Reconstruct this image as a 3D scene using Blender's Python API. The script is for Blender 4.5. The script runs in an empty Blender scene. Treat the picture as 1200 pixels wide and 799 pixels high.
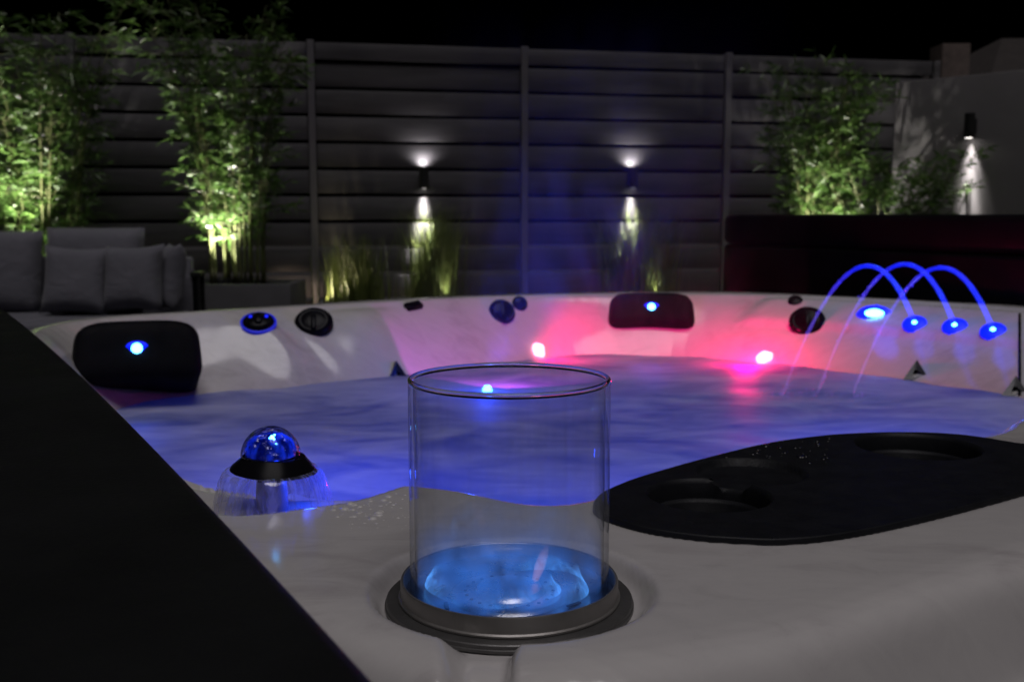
import bpy, bmesh, math, random
import numpy as np
from mathutils import Vector, Matrix, Quaternion
R = math.radians
random.seed(7)
rng = np.random.default_rng(7)
S = bpy.context.scene
C = S.collection

# ------------------------------------------------------------------ camera, sky, key light, exposure
CAM_H, PITCH, FPX = 1.121, R(7.0), 1200.0
cam_d = bpy.data.cameras.new('camera')
cam = bpy.data.objects.new('camera', cam_d)
C.objects.link(cam)
cam.location = (0, 0, CAM_H)
cam.rotation_euler = (R(90) - PITCH, R(0.0), 0)
cam_d.lens = 36.0
cam_d.sensor_width = 36.0
cam_d.clip_start = 0.02
cam_d.clip_end = 500
cam_d.dof.use_dof = True
cam_d.dof.focus_distance = 0.64
cam_d.dof.aperture_fstop = 15.0
S.camera = cam

SUN_EL, SUN_AZ = 68.0, 16.0        # weak moon / house light from behind the camera
world = bpy.data.worlds.new('World')
S.world = world
world.use_nodes = True
wn = world.node_tree
sky = wn.nodes.new('ShaderNodeTexSky')
sky.sky_type = 'NISHITA'
sky.sun_disc = False
sky.sun_elevation = R(-8.0)         # night: the real sun is below the horizon
sky.sun_rotation = R(180 - SUN_AZ)
wn.links.new(sky.outputs[0], wn.nodes['Background'].inputs[0])
wn.nodes['Background'].inputs[1].default_value = 0.05

sun_d = bpy.data.lights.new('moon_light', 'SUN')
sun_d.energy = 0.90
sun_d.angle = R(36)
sun_d.color = (1.0, 0.95, 0.97)
sun = bpy.data.objects.new('moon_light', sun_d)
C.objects.link(sun)
sd = Vector((math.sin(R(SUN_AZ)) * math.cos(R(SUN_EL)), -math.cos(R(SUN_AZ)) * math.cos(R(SUN_EL)), math.sin(R(SUN_EL))))
sun.rotation_euler = sd.to_track_quat('Z', 'Y').to_euler()

S.view_settings.view_transform = 'Standard'
S.view_settings.look = 'None'
S.view_settings.exposure = 0.0
S.view_settings.gamma = 1.0
S.render.engine = 'CYCLES'
S.cycles.caustics_reflective = False
S.cycles.caustics_refractive = False
S.cycles.max_bounces = 10
S.cycles.transparent_max_bounces = 24
S.cycles.volume_bounces = 0
S.cycles.volume_step_rate = 1.5
S.cycles.sample_clamp_indirect = 3.0
S.cycles.use_denoising = True


# ------------------------------------------------------------------ helpers
def ray(px, py):
    a = (px - 600) / FPX
    b = (399.5 - py) / FPX
    return Vector((a, math.cos(PITCH) + b * math.sin(PITCH), -math.sin(PITCH) + b * math.cos(PITCH)))


def at_z(px, py, z):
    d = ray(px, py)
    t = (z - CAM_H) / d.z
    return Vector((d.x * t, d.y * t, z))


def at_y(px, py, y):
    d = ray(px, py)
    t = y / d.y
    return Vector((d.x * t, y, CAM_H + d.z * t))


def uv2xy(u, v):
    c, s = math.cos(R(30)), math.sin(R(30))
    return (c * u - s * v, s * u + c * v)


class Mat:
    """Small node-graph builder."""
    def __init__(self, name):
        self.m = bpy.data.materials.new(name)
        self.m.use_nodes = True
        self.t = self.m.node_tree
        self.b = self.t.nodes['Principled BSDF']
        self.out = self.t.nodes['Material Output']

    def n(self, kind, **kw):
        nd = self.t.nodes.new('ShaderNode' + kind)
        for k, v in kw.items():
            setattr(nd, k, v)
        return nd

    def l(self, a, b):
        self.t.links.new(a, b)

    def coord(self, scale=(1, 1, 1), out='Object'):
        tc = self.n('TexCoord')
        mp = self.n('Mapping')
        mp.inputs['Scale'].default_value = scale
        self.l(tc.outputs[out], mp.inputs[0])
        return mp.outputs[0]

    def noise(self, vec, scale, detail=4, rough=.55, dist=0.0):
        nz = self.n('TexNoise')
        nz.inputs['Scale'].default_value = scale
        nz.inputs['Detail'].default_value = detail
        nz.inputs['Roughness'].default_value = rough
        nz.inputs['Distortion'].default_value = dist
        if vec is not None:
            self.l(vec, nz.inputs['Vector'])
        return nz.outputs[0]

    def ramp(self, fac, stops):
        r = self.n('ValToRGB')
        while len(r.color_ramp.elements) < len(stops):
            r.color_ramp.elements.new(0.5)
        for e, (p, c) in zip(r.color_ramp.elements, stops):
            e.position = p
            e.color = (*c, 1) if len(c) == 3 else c
        self.l(fac, r.inputs[0])
        return r.outputs[0]

    def math(self, op, a, b=None, c=None, clamp=False):
        m = self.n('Math', operation=op)
        m.use_clamp = clamp
        for i, x in enumerate((a, b, c)):
            if x is None:
                continue
            if isinstance(x, (int, float)):
                m.inputs[i].default_value = x
            else:
                self.l(x, m.inputs[i])
        return m.outputs[0]

    def bump(self, h, strength=.2, dist=.002):
        b = self.n('Bump')
        b.inputs['Strength'].default_value = strength
        b.inputs['Distance'].default_value = dist
        self.l(h, b.inputs['Height'])
        return b.outputs[0]


def basic(name, col, rough=.5, metal=0.0, var=.12, nscale=8.0, bump=0.0, bscale=60.0, coat=0.0, spec=.5, coord='Object'):
    m = Mat(name)
    v = m.coord(out=coord)
    nz = m.noise(v, nscale, 5)
    lo = [max(0, c * (1 - var)) for c in col]
    hi = [min(1, c * (1 + var)) for c in col]
    m.l(m.ramp(nz, [(.3, lo), (.7, hi)]), m.b.inputs['Base Color'])
    rr = m.ramp(m.noise(v, nscale * 2.3, 4), [(.3, (max(0, rough - .07),) * 3), (.7, (min(1, rough + .07),) * 3)])
    m.l(rr, m.b.inputs['Roughness'])
    m.b.inputs['Metallic'].default_value = metal
    m.b.inputs['Specular IOR Level'].default_value = spec
    m.b.inputs['Coat Weight'].default_value = coat
    m.b.inputs['Coat Roughness'].default_value = .1
    if bump:
        m.l(m.bump(m.noise(v, bscale, 6), bump, .003), m.b.inputs['Normal'])
    return m.m


def emit(name, col, strength):
    m = Mat(name)
    m.b.inputs['Base Color'].default_value = (*col, 1)
    m.b.inputs['Emission Color'].default_value = (*col, 1)
    m.b.inputs['Emission Strength'].default_value = strength
    return m.m


def link(name, me, mat, parent=None, smooth=True, angle=None):
    o = bpy.data.objects.new(name, me)
    C.objects.link(o)
    if mat:
        me.materials.append(mat)
    if smooth:
        me.polygons.foreach_set('use_smooth', [True] * len(me.polygons))
        if angle:
            me.set_sharp_from_angle(angle=R(angle))
    if parent:
        o.parent = parent
    return o


def obj(name, bm, mat, parent=None, smooth=True, angle=35):
    bmesh.ops.recalc_face_normals(bm, faces=bm.faces)
    me = bpy.data.meshes.new(name)
    bm.to_mesh(me)
    bm.free()
    return link(name, me, mat, parent, smooth, angle)


def pyobj(name, verts, faces, mat, parent=None, smooth=True, angle=None):
    me = bpy.data.meshes.new(name)
    me.from_pydata([tuple(v) for v in verts], [], faces)
    me.update()
    return link(name, me, mat, parent, smooth, angle)


def thing(name, label, cat, loc=(0, 0, 0), rotz=0, group=None):
    o = bpy.data.objects.new(name, None)
    C.objects.link(o)
    o.location = loc
    o.rotation_euler = (0, 0, rotz)
    o.empty_display_size = .05
    return tag(o, label, cat, group)


def tag(o, label, cat, group=None, kind=None):
    if label:
        o['label'] = label
    if cat:
        o['category'] = cat
    if group:
        o['group'] = group
    if kind:
        o['kind'] = kind
    return o


def box_bm(x0, x1, y0, y1, z0, z1, bevel=0.0, seg=2, bm=None):
    b = bmesh.new()
    bmesh.ops.create_cube(b, size=1)
    for v in b.verts:
        v.co = Vector((x0 + (v.co.x + .5) * (x1 - x0), y0 + (v.co.y + .5) * (y1 - y0), z0 + (v.co.z + .5) * (z1 - z0)))
    if bevel:
        bmesh.ops.bevel(b, geom=list(b.edges), offset=bevel, segments=seg, profile=.5, affect='EDGES')
    if bm is None:
        return b
    join(bm, b)
    return bm


def join(bm, other, mtx=None):
    me = bpy.data.meshes.new('tmp')
    if mtx is not None:
        bmesh.ops.transform(other, matrix=mtx, verts=other.verts)
    other.to_mesh(me)
    other.free()
    bm.from_mesh(me)
    bpy.data.meshes.remove(me)


def lathe_bm(profile, seg=64, caps=True, bm=None, a0=0.0, a1=2 * math.pi):
    """profile: list of (r, z)."""
    bm = bm or bmesh.new()
    full = abs(a1 - a0 - 2 * math.pi) < 1e-6
    rings = []
    n = seg if full else seg + 1
    for r, z in profile:
        if r < 1e-7:
            rings.append([bm.verts.new((0, 0, z))])
        else:
            rings.append([bm.verts.new((r * math.cos(a0 + (a1 - a0) * k / seg), r * math.sin(a0 + (a1 - a0) * k / seg), z)) for k in range(n)])
    for A, B in zip(rings, rings[1:]):
        for k in range(seg):
            k2 = (k + 1) % n
            if len(A) == 1 and len(B) == 1:
                continue
            if len(A) == 1:
                bm.faces.new((A[0], B[k], B[k2]))
            elif len(B) == 1:
                bm.faces.new((A[k], A[k2], B[0]))
            else:
                bm.faces.new((A[k], A[k2], B[k2], B[k]))
    return bm


def tube_arrays(pts, radii, seg=8, cap=True):
    pts = [Vector(p) for p in pts]
    V, Fc = [], []
    up = Vector((0, 0, 1))
    for i, p in enumerate(pts):
        t = (pts[min(i + 1, len(pts) - 1)] - pts[max(i - 1, 0)]).normalized()
        ref = up if abs(t.dot(up)) < .95 else Vector((1, 0, 0))
        a = t.cross(ref).normalized()
        b = t.cross(a)
        r = radii[i] if hasattr(radii, '__len__') else radii
        for k in range(seg):
            an = 2 * math.pi * k / seg
            V.append(p + a * math.cos(an) * r + b * math.sin(an) * r)
    for i in range(len(pts) - 1):
        for k in range(seg):
            k2 = (k + 1) % seg
            Fc.append((i * seg + k, i * seg + k2, (i + 1) * seg + k2, (i + 1) * seg + k))
    if cap:
        Fc.append(tuple(range(seg))[::-1])
        Fc.append(tuple(range((len(pts) - 1) * seg, len(pts) * seg)))
    return V, Fc


def frame(n, facing=None):
    """Rotation whose Z is n; X horizontal."""
    n = n.normalized()
    x = Vector((0, 0, 1)).cross(n)
    if x.length < 1e-4:
        x = Vector((1, 0, 0))
    x.normalize()
    y = n.cross(x)
    return Matrix((x, y, n)).transposed()


def point_lamp(name, loc, col, power, parent=None, radius=.01):
    d = bpy.data.lights.new(name, 'POINT')
    d.energy = power
    d.color = col
    d.shadow_soft_size = radius
    o = bpy.data.objects.new(name, d)
    C.objects.link(o)
    if parent:
        o.parent = parent
    o.location = loc
    return o


def spot_lamp(name, loc, target, col, power, cone, blend=.3, parent=None, radius=.01):
    d = bpy.data.lights.new(name, 'SPOT')
    d.energy = power
    d.color = col
    d.spot_size = R(cone)
    d.spot_blend = blend
    d.shadow_soft_size = radius
    o = bpy.data.objects.new(name, d)
    C.objects.link(o)
    if parent:
        o.parent = parent
    o.location = loc
    o.rotation_euler = (Vector(loc) - Vector(target)).to_track_quat('Z', 'Y').to_euler()
    return o


def catmull(pts, per=6, closed=True):
    P = [np.array(p, float) for p in pts]
    n = len(P)
    out = []
    for i in range(n if closed else n - 1):
        p0, p1, p2, p3 = P[(i - 1) % n], P[i], P[(i + 1) % n], P[(i + 2) % n]
        if not closed:
            p0 = P[max(i - 1, 0)]
            p3 = P[min(i + 2, n - 1)]
        for k in range(per):
            t = k / per
            out.append(.5 * (2 * p1 + (p2 - p0) * t + (2 * p0 - 5 * p1 + 4 * p2 - p3) * t * t + (3 * p1 - p0 - 3 * p2 + p3) * t ** 3))
    if not closed:
        out.append(P[-1])
    return np.array(out)


def sdist(X, Y, poly):
    """Signed distance to a closed polygon, positive inside."""
    sh = X.shape
    x = X.ravel()
    y = Y.ravel()
    d = np.full(x.shape, 1e9)
    ins = np.zeros(x.shape, bool)
    a = poly
    b = np.roll(poly, -1, axis=0)
    for (ax, ay), (bx, by) in zip(a, b):
        ex, ey = bx - ax, by - ay
        L = ex * ex + ey * ey + 1e-18
        t = np.clip(((x - ax) * ex + (y - ay) * ey) / L, 0, 1)
        dd = (x - ax - t * ex) ** 2 + (y - ay - t * ey) ** 2
        np.minimum(d, dd, out=d)
        c = ((ay > y) != (by > y))
        if abs(ey) > 1e-12:
            ins ^= c & (x < ex * (y - ay) / ey + ax)
    d = np.sqrt(d)
    return np.where(ins, d, -d).reshape(sh)


def sstep(e0, e1, x):
    t = np.clip((x - e0) / (e1 - e0), 0, 1)
    return t * t * (3 - 2 * t)


# ------------------------------------------------------------------ materials
M = {}


def shell_mat():
    m = Mat('white_acrylic_shell')
    v = m.coord((1, 1, 1))
    w = m.noise(v, 2.2, 5, .6, 1.2)
    fine = m.noise(m.coord((1.0, 2.4, 1.0)), 16, 6, .65, .9)
    f = m.math('ADD', m.math('MULTIPLY', w, .6), m.math('MULTIPLY', fine, .4))
    sp_ = m.n('TexVoronoi')
    sp_.inputs['Scale'].default_value = 420
    m.l(v, sp_.inputs['Vector'])
    spk = m.ramp(sp_.outputs['Distance'], [(.0, (.10,) * 3), (.22, (0, 0, 0))])
    f = m.math('SUBTRACT', f, m.math('MULTIPLY', spk, .8))
    col = m.ramp(f, [(.36, (.47, .44, .44)), (.48, (.575, .55, .545)), (.60, (.62, .595, .585)), (.70, (.67, .645, .63))])
    m.l(col, m.b.inputs['Base Color'])
    m.l(m.ramp(m.noise(v, 9, 4), [(.3, (.10,) * 3), (.7, (.22,) * 3)]), m.b.inputs['Roughness'])
    m.b.inputs['Coat Weight'].default_value = .25
    m.b.inputs['Coat Roughness'].default_value = .12
    m.l(m.bump(m.noise(v, 14, 3), .12, .002), m.b.inputs['Normal'])
    return m.m


M['shell'] = shell_mat()
M['black_pad'] = basic('black_foam_vinyl', (.008, .008, .010), .6, var=.2, nscale=30, bump=.15, bscale=400, spec=.05)
M['cover'] = basic('charcoal_cover_vinyl', (.010, .0105, .011), .6, var=.25, nscale=9, bump=.25, bscale=260, spec=.10)
M['black_cover'] = basic('black_cover_vinyl', (.006, .006, .007), .42, var=.25, nscale=9, bump=.1, bscale=160, spec=.05)
M['black_plastic'] = basic('black_plastic', (.006, .006, .008), .25, var=.2, nscale=20, spec=.08)
M['tray'] = basic('black_tray_plastic', (.009, .0095, .012), .5, var=.25, nscale=40, bump=.12, bscale=700, spec=.22)
M['steel'] = basic('dull_steel', (.33, .315, .30), .42, .75, var=.12, nscale=25, bump=.05, bscale=250)
M['dark_steel'] = basic('dark_coated_steel', (.13, .127, .125), .42, .6, var=.2, nscale=40, bump=.1, bscale=500)
M['chrome'] = basic('dull_jet_steel', (.05, .05, .053), .35, .8, var=.1)


def slat_mat():
    m = Mat('anthracite_board')
    oi = m.n('ObjectInfo')
    off = m.n('VectorMath', operation='ADD')
    cb = m.n('CombineXYZ')
    rnd = m.math('MULTIPLY', oi.outputs['Random'], 37.0)
    m.l(rnd, cb.inputs[0])
    m.l(rnd, cb.inputs[2])
    m.l(m.coord((.5, 1, 4.0)), off.inputs[0])
    m.l(cb.outputs[0], off.inputs[1])
    nz = m.math('ADD', m.math('MULTIPLY', m.noise(off.outputs[0], 4, 6, .6, .5), .75), m.math('MULTIPLY', oi.outputs['Random'], .22))
    m.l(m.ramp(nz, [(.30, (.046, .044, .049)), (.5, (.066, .063, .069)), (.68, (.088, .084, .092))]), m.b.inputs['Base Color'])
    m.l(m.ramp(m.noise(off.outputs[0], 9, 4), [(.3, (.40,) * 3), (.7, (.62,) * 3)]), m.b.inputs['Roughness'])
    m.l(m.bump(m.noise(off.outputs[0], 22, 6, .65), .25, .003), m.b.inputs['Normal'])
    return m.m


M['slat'] = slat_mat()
M['post'] = basic('grey_aluminium_post', (.15, .145, .155), .4, .2, var=.08, nscale=6)
M['lamp_black'] = basic('black_lamp_metal', (.015, .015, .015), .4, var=.2)
M['render'] = basic('grey_render', (.20, .19, .195), .85, var=.10, nscale=2.5, bump=.35, bscale=120)
M['paving'] = basic('dark_paving', (.045, .043, .042), .7, var=.3, nscale=2.5, bump=.3, bscale=30)
M['gravel'] = basic('pale_gravel', (.30, .24, .20), .9, var=.35, nscale=60, bump=.6, bscale=90)
M['planter'] = basic('grey_planter_fibre', (.075, .073, .08), .75, var=.15, nscale=5, bump=.2, bscale=80)
M['brick'] = basic('brown_brick', (.11, .085, .075), .9, var=.25, nscale=9, bump=.4, bscale=60)
M['roof'] = basic('dark_roof_tile', (.03, .024, .022), .85, var=.3, nscale=6)
M['cabinet'] = basic('grey_cabinet', (.06, .06, .062), .6, var=.15)
M['soil'] = basic('dark_soil', (.02, .015, .011), .95, var=.4, nscale=40, bump=.6, bscale=60)


def fabric_mat():
    m = Mat('grey_outdoor_fabric')
    v = m.coord()
    nz = m.noise(v, 4, 4)
    m.l(m.ramp(nz, [(.3, (.105, .105, .125)), (.7, (.145, .142, .168))]), m.b.inputs['Base Color'])
    m.b.inputs['Roughness'].default_value = .9
    m.b.inputs['Sheen Weight'].default_value = .15
    w = m.noise(m.coord((1, 1, 1)), 350, 2)
    cr = m.noise(m.coord((1, 1, 1.6)), 7, 4, .55, .8)
    m.l(m.bump(m.math('ADD', m.math('MULTIPLY', w, .12), cr), .55, .02), m.b.inputs['Normal'])
    return m.m


M['fabric'] = fabric_mat()


def leaf_mat(name, lo, hi, trans=.35):
    m = Mat(name)
    oi = m.n('Attribute', attribute_name='tint', attribute_type='GEOMETRY')
    col = m.ramp(oi.outputs['Fac'], [(0.0, lo), (1.0, hi)])
    m.l(col, m.b.inputs['Base Color'])
    m.b.inputs['Roughness'].default_value = .38
    m.b.inputs['Specular IOR Level'].default_value = .6
    tr = m.n('BsdfTranslucent')
    m.l(col, tr.inputs[0])
    mx = m.n('MixShader')
    mx.inputs[0].default_value = trans
    m.l(m.b.outputs[0], mx.inputs[1])
    m.l(tr.outputs[0], mx.inputs[2])
    m.l(mx.outputs[0], m.out.inputs[0])
    return m.m


M['leaf'] = leaf_mat('bamboo_leaf', (.038, .088, .016), (.105, .19, .04))
M['grassblade'] = leaf_mat('grass_blade', (.06, .11, .02), (.17, .19, .06))
M['culm'] = basic('bamboo_culm', (.085, .095, .035), .45, var=.3, nscale=12)


def water_mat():
    m = Mat('foaming_spa_water')
    v = m.coord((1, 1, 1))
    big = m.noise(m.coord((1.0, 1.7, 1.0)), 3.2, 5, .55, 1.4)
    fine = m.noise(m.coord((1.0, 2.2, 1.0)), 10.0, 5, .55, .8)
    f = m.math('ADD', m.math('MULTIPLY', big, .7), m.math('MULTIPLY', fine, .3))
    foam = m.ramp(f, [(.36, (0, 0, 0)), (.66, (1, 1, 1))])
    dif = m.n('BsdfDiffuse')
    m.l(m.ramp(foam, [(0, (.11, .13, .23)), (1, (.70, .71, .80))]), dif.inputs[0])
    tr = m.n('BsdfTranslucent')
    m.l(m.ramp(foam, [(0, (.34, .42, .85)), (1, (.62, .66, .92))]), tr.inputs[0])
    mx = m.n('MixShader')
    mx.inputs[0].default_value = .5
    m.l(dif.outputs[0], mx.inputs[1])
    m.l(tr.outputs[0], mx.inputs[2])
    gl = m.n('BsdfGlossy')
    gl.inputs['Roughness'].default_value = .55
    gl.inputs[0].default_value = (.9, .9, 1, 1)
    bp = m.bump(m.noise(m.coord((1, 1.5, 1)), 26, 4, .6, .6), .14, .006)
    m.l(bp, gl.inputs['Normal'])
    fr = m.n('Fresnel')
    fr.inputs['IOR'].default_value = 1.33
    mx2 = m.n('MixShader')
    m.l(m.math('MULTIPLY', fr.outputs[0], .55), mx2.inputs[0])
    m.l(mx.outputs[0], mx2.inputs[1])
    m.l(gl.outputs[0], mx2.inputs[2])
    m.l(mx2.outputs[0], m.out.inputs[0])
    return m.m


M['water'] = water_mat()


def thin_glass(streak_glint=1.0):
    m = Mat('clear_thin_glass')
    lw = m.n('LayerWeight')
    lw.inputs['Blend'].default_value = .5
    f = lw.outputs['Facing']
    p5 = m.math('POWER', f, 5.0)
    refl = m.math('ADD', m.math('MULTIPLY', p5, .8), .055)
    tr = m.n('BsdfTransparent')
    m.l(m.ramp(m.math('POWER', f, 6.0), [(0, (.975, .98, .985)), (1, (.55, .58, .62))]), tr.inputs[0])
    gl = m.n('BsdfGlossy')
    gl.inputs['Roughness'].default_value = .02
    mx = m.n('MixShader')
    m.l(refl, mx.inputs[0])
    m.l(tr.outputs[0], mx.inputs[1])
    m.l(gl.outputs[0], mx.inputs[2])
    df = m.n('BsdfDiffuse')
    df.inputs[0].default_value = (.8, .8, .82, 1)
    mx2 = m.n('MixShader')
    st = m.ramp(m.noise(m.coord((1, 1, .05)), 60, 4, .6, .3), [(.46, (.004,) * 3), (.75, (.045,) * 3)])  # vertical streak reflections painted in as pale diffuse
    m.l(m.math('MULTIPLY', st, streak_glint * 1.6), mx2.inputs[0])
    m.l(mx.outputs[0], mx2.inputs[1])
    m.l(df.outputs[0], mx2.inputs[2])
    m.l(mx2.outputs[0], m.out.inputs[0])
    return m.m


M['thin_glass'] = thin_glass()


def real_glass(name, col=(1, 1, 1), rough=0.0, ior=1.48, bump=0):
    m = Mat(name)
    m.b.inputs['Base Color'].default_value = (*col, 1)
    m.b.inputs['Transmission Weight'].default_value = 1
    m.b.inputs['Roughness'].default_value = rough
    m.b.inputs['IOR'].default_value = ior
    if bump:
        vo = m.n('TexVoronoi', feature='SMOOTH_F1')
        vo.inputs['Scale'].default_value = 120
        m.l(m.coord(), vo.inputs['Vector'])
        m.l(m.bump(vo.outputs['Distance'], bump, .003), m.b.inputs['Normal'])
    return m.m


M['glass'] = real_glass('glass_rim')
M['dome'] = real_glass('wet_crystal_dome', (.93, .94, 1), .015, 1.4, .55)
M['drop'] = M['thin_glass']
BLUE = (.01, .06, 1.0)
PINK = (1.0, .0, .125)
M['led_core'] = emit('blue_led_core', (.10, .55, 1.0), 9.0)
M['led_halo'] = emit('blue_led_lens', (.0, .012, 1.0), 1.1)
M['led_soft'] = emit('blue_nozzle_lens', (.0, .015, 1.0), .85)
M['led_dim'] = emit('dim_blue_glow', (.0, .012, 1.0), .16)
M['pink_core'] = emit('pink_led_core', (1.0, .30, .40), 4.0)
M['warm_lens'] = emit('warm_spot_lens', (1.0, .93, .82), 9.0)
M['white_lens'] = emit('white_lamp_lens', (1.0, .94, .88), 7.0)

# ------------------------------------------------------------------ the hot tub shell (one moulded height field)
RIM = .9
WZ = .74
OUT_UV = [(.15, .60), (.168, .52), (.188, .46), (.212, .415), (.255, .392), (.32, .376), (.41, .366), (.60, .378), (1.0, .37), (1.5, .38), (1.9, .45), (2.2, .65), (2.34, 1.0),
          (2.375, 1.5), (2.30, 1.77), (2.19, 2.06), (2.05, 2.285), (1.72, 2.455), (1.28, 2.545), (1.0, 2.53), (.77, 2.49), (.6, 2.46), (.31, 2.41), (.17, 2.22), (.10, 1.9), (.085, 1.4), (.10, .9)]
TOP_UV = [(1.9, .70), (1.6, .70), (1.3, .74), (1.07, .70), (.973, .664), (.915, .655), (.885, .675), (.845, .702), (.766, .729), (.697, .728), (.608, .712), (.524, .690),
          (.462, .668), (.432, .66), (.405, .674), (.38, .729), (.346, .772), (.314, .792), (.287, .808), (.235, .85), (.185, .98), (.165, 1.4), (.172, 1.75), (.19, 2.05), (.26, 2.26), (.40, 2.355),
          (.6, 2.38), (.8, 2.40), (1.05, 2.43), (1.3, 2.445), (1.6, 2.385), (1.85, 2.275), (2.05, 2.10), (2.17, 1.88), (2.25, 1.6), (2.27, 1.3), (2.2, .95), (2.08, .78)]
WAT_UV = [(1.85, .86), (1.6, .80), (1.3, .81), (1.07, .765), (.95, .745), (.85, .775), (.7, .795), (.55, .765), (.46, .745), (.43, .765), (.40, .80), (.36, .84), (.31, .87), (.265, .99),
          (.24, 1.4), (.25, 1.70), (.27, 1.93), (.315, 2.11), (.42, 2.195), (.56, 2.215), (.755, 2.225), (.93, 2.23), (1.2, 2.285), (1.45, 2.33), (1.62, 2.29), (1.79, 2.16), (1.885, 1.96), (1.95, 1.75),
          (1.98, 1.5), (1.97, 1.3), (1.95, 1.05)]
P_OUT = catmull([uv2xy(*p) for p in OUT_UV], 6)
P_TOP = catmull([uv2xy(*p) for p in TOP_UV], 6)
P_WAT = catmull([uv2xy(*p) for p in WAT_UV], 6)
TRAY_PX = [(697, 595), (702, 603), (719, 611.5), (760, 623), (805, 630), (850, 634), (920, 636), (1000, 627), (1100, 605), (1200, 578), (1262, 560), (1290, 545),
           (1272, 534), (1200, 524), (1140, 514.5), (1100, 511), (1050, 510), (1000, 511.5), (960, 514.5), (900, 523), (830, 540), (760, 560), (724, 573), (704, 584)]
P_TRAY = catmull([tuple(at_z(x, y, RIM)[:2]) for x, y in TRAY_PX], 5)
LEDGE = catmull([(-.078, .846), (-.094, .818), (-.124, .779), (-.157, .760), (-.185, .745), (-.214, .742), (-.30, .76), (-.36, .84), (-.30, .93), (-.17, .90), (-.10, .88)], 5)
BC = Vector((0.0, .597, RIM))
SHELL_BUMPS = []


def shell_z(X, Y):
    do = -sdist(X, Y, P_OUT)
    dt = sdist(X, Y, P_TOP)
    dw = sdist(X, Y, P_WAT)
    z = np.full(X.shape, RIM)
    # outer skirt: rounded lip, second flare, then down
    z += np.interp(do, [-.036, -.024, -.0145, -.0075, -.0025, .002, .008, .0145, .022, .034, .042, .048, .054, .085],
                   [0, -.0008, -.003, -.0075, -.0145, -.026, -.044, -.063, -.073, -.079, -.084, -.093, -.112, -.32])
    # inner wall between the top line and the water line
    fr = np.clip(dt, 0, None) / (np.clip(dt, 0, None) + np.clip(-dw, 0, None) + 1e-6)
    drop = .012 + (.16 - .012) * (fr ** 1.15)
    zi = RIM - drop
    zb = WZ - .0 - np.interp(dw, [0, .05, .2, .4], [0, .08, .26, .3])
    z = np.where(dt > 0, np.where(dw > 0, zb, zi), z - .012 * np.clip(1 + dt / .022, 0, 1) ** 2)
    # moulded contours of the seats
    ux = X * math.cos(R(30)) + Y * math.sin(R(30))
    vx = -X * math.sin(R(30)) + Y * math.cos(R(30))
    wall = np.clip(fr, 0, 1) * (dt > 0) * (dw < .1)
    bell = np.sin(np.clip(fr, 0, 1) * math.pi) * (dt > 0) * (dw <= 0)
    ang = np.arctan2(vx - 1.45, ux - 1.2)
    far = sstep(1.3, 1.7, vx)
    z += 1.9 * far * bell * (.016 * np.exp(-((ux - .70 - .10 * (fr - .5)) / .045) ** 2) + .005 * np.exp(-((ux - .79 - .12 * (fr - .5)) / .022) ** 2) - .020 * np.exp(-((ux - .47) / .13) ** 2) + .018 * np.exp(-((ux - .93) / .10) ** 2)
                       - .012 * np.exp(-((ux - 1.55) / .14) ** 2))
    # raised panel that carries the water nozzles
    pm = sstep(2.13, 2.08, vx) * (ux > 1.7) * (dt > 0) * (dw <= 0)
    z += pm * .012 * (1 - sstep(.44, .50, fr)) * sstep(.0, .05, fr)
    # recess of the fire bowl, with its drain notch
    rr = np.hypot(X - BC.x, Y - BC.y)
    pit = .0125 * (1 - sstep(.0765, .0885, rr))
    ny = np.clip((BC.y - .06 - Y) / .12, -.3, 1.2)
    cx = -.0125 - .002 * np.clip(ny, 0, 1)
    hw = .0155 - .006 * sstep(-.1, .45, ny)
    notch = (1 - np.where(X < cx, sstep(hw - .004, hw + .016, cx - X), sstep(hw - .002, hw + .006, X - cx))) * sstep(.545, .53, Y)
    z -= np.maximum(pit, notch * (.0125 + .010 * sstep(.520, .46, Y)) * (1 - sstep(.0, .02, do)))
    # lower ledge under the fountain
    dl = sdist(X, Y, LEDGE)
    z -= .013 * sstep(-.002, .006, dl) * (dt < .004)
    # bed of the drinks tray
    dtr = sdist(X, Y, P_TRAY)
    z -= .055 * sstep(.006, .012, dtr)
    z -= .0035 * sstep(-.004, .001, dtr) * (1 - sstep(.001, .004, dtr))
    return z, do, dt, dw


def grid_axis(parts):
    out = [parts[0][0]]
    for a, b, s in parts:
        n = max(1, int(round((b - a) / s)))
        out += list(np.linspace(a, b, n + 1)[1:])
    return np.array(out)


def grid_mesh(name, X, Y, Z, keep, mat, parent=None):
    ny, nx = X.shape
    idx = -np.ones(X.shape, int)
    q = keep[:-1, :-1] & keep[1:, :-1] & keep[:-1, 1:] & keep[1:, 1:]
    used = np.zeros(X.shape, bool)
    used[:-1, :-1] |= q
    used[1:, :-1] |= q
    used[:-1, 1:] |= q
    used[1:, 1:] |= q
    idx[used] = np.arange(used.sum())
    co = np.stack([X[used], Y[used], Z[used]], 1)
    jj, ii = np.nonzero(q)
    fc = np.stack([idx[jj, ii], idx[jj, ii + 1], idx[jj + 1, ii + 1], idx[jj + 1, ii]], 1)
    me = bpy.data.meshes.new(name)
    me.vertices.add(len(co))
    me.vertices.foreach_set('co', co.astype(np.float32).ravel())
    me.loops.add(len(fc) * 4)
    me.loops.foreach_set('vertex_index', fc.astype(np.int32).ravel())
    me.polygons.add(len(fc))
    me.polygons.foreach_set('loop_start', np.arange(0, len(fc) * 4, 4, dtype=np.int32))
    me.update(calc_edges=True)
    me.validate()
    return link(name, me, mat, parent)


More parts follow.
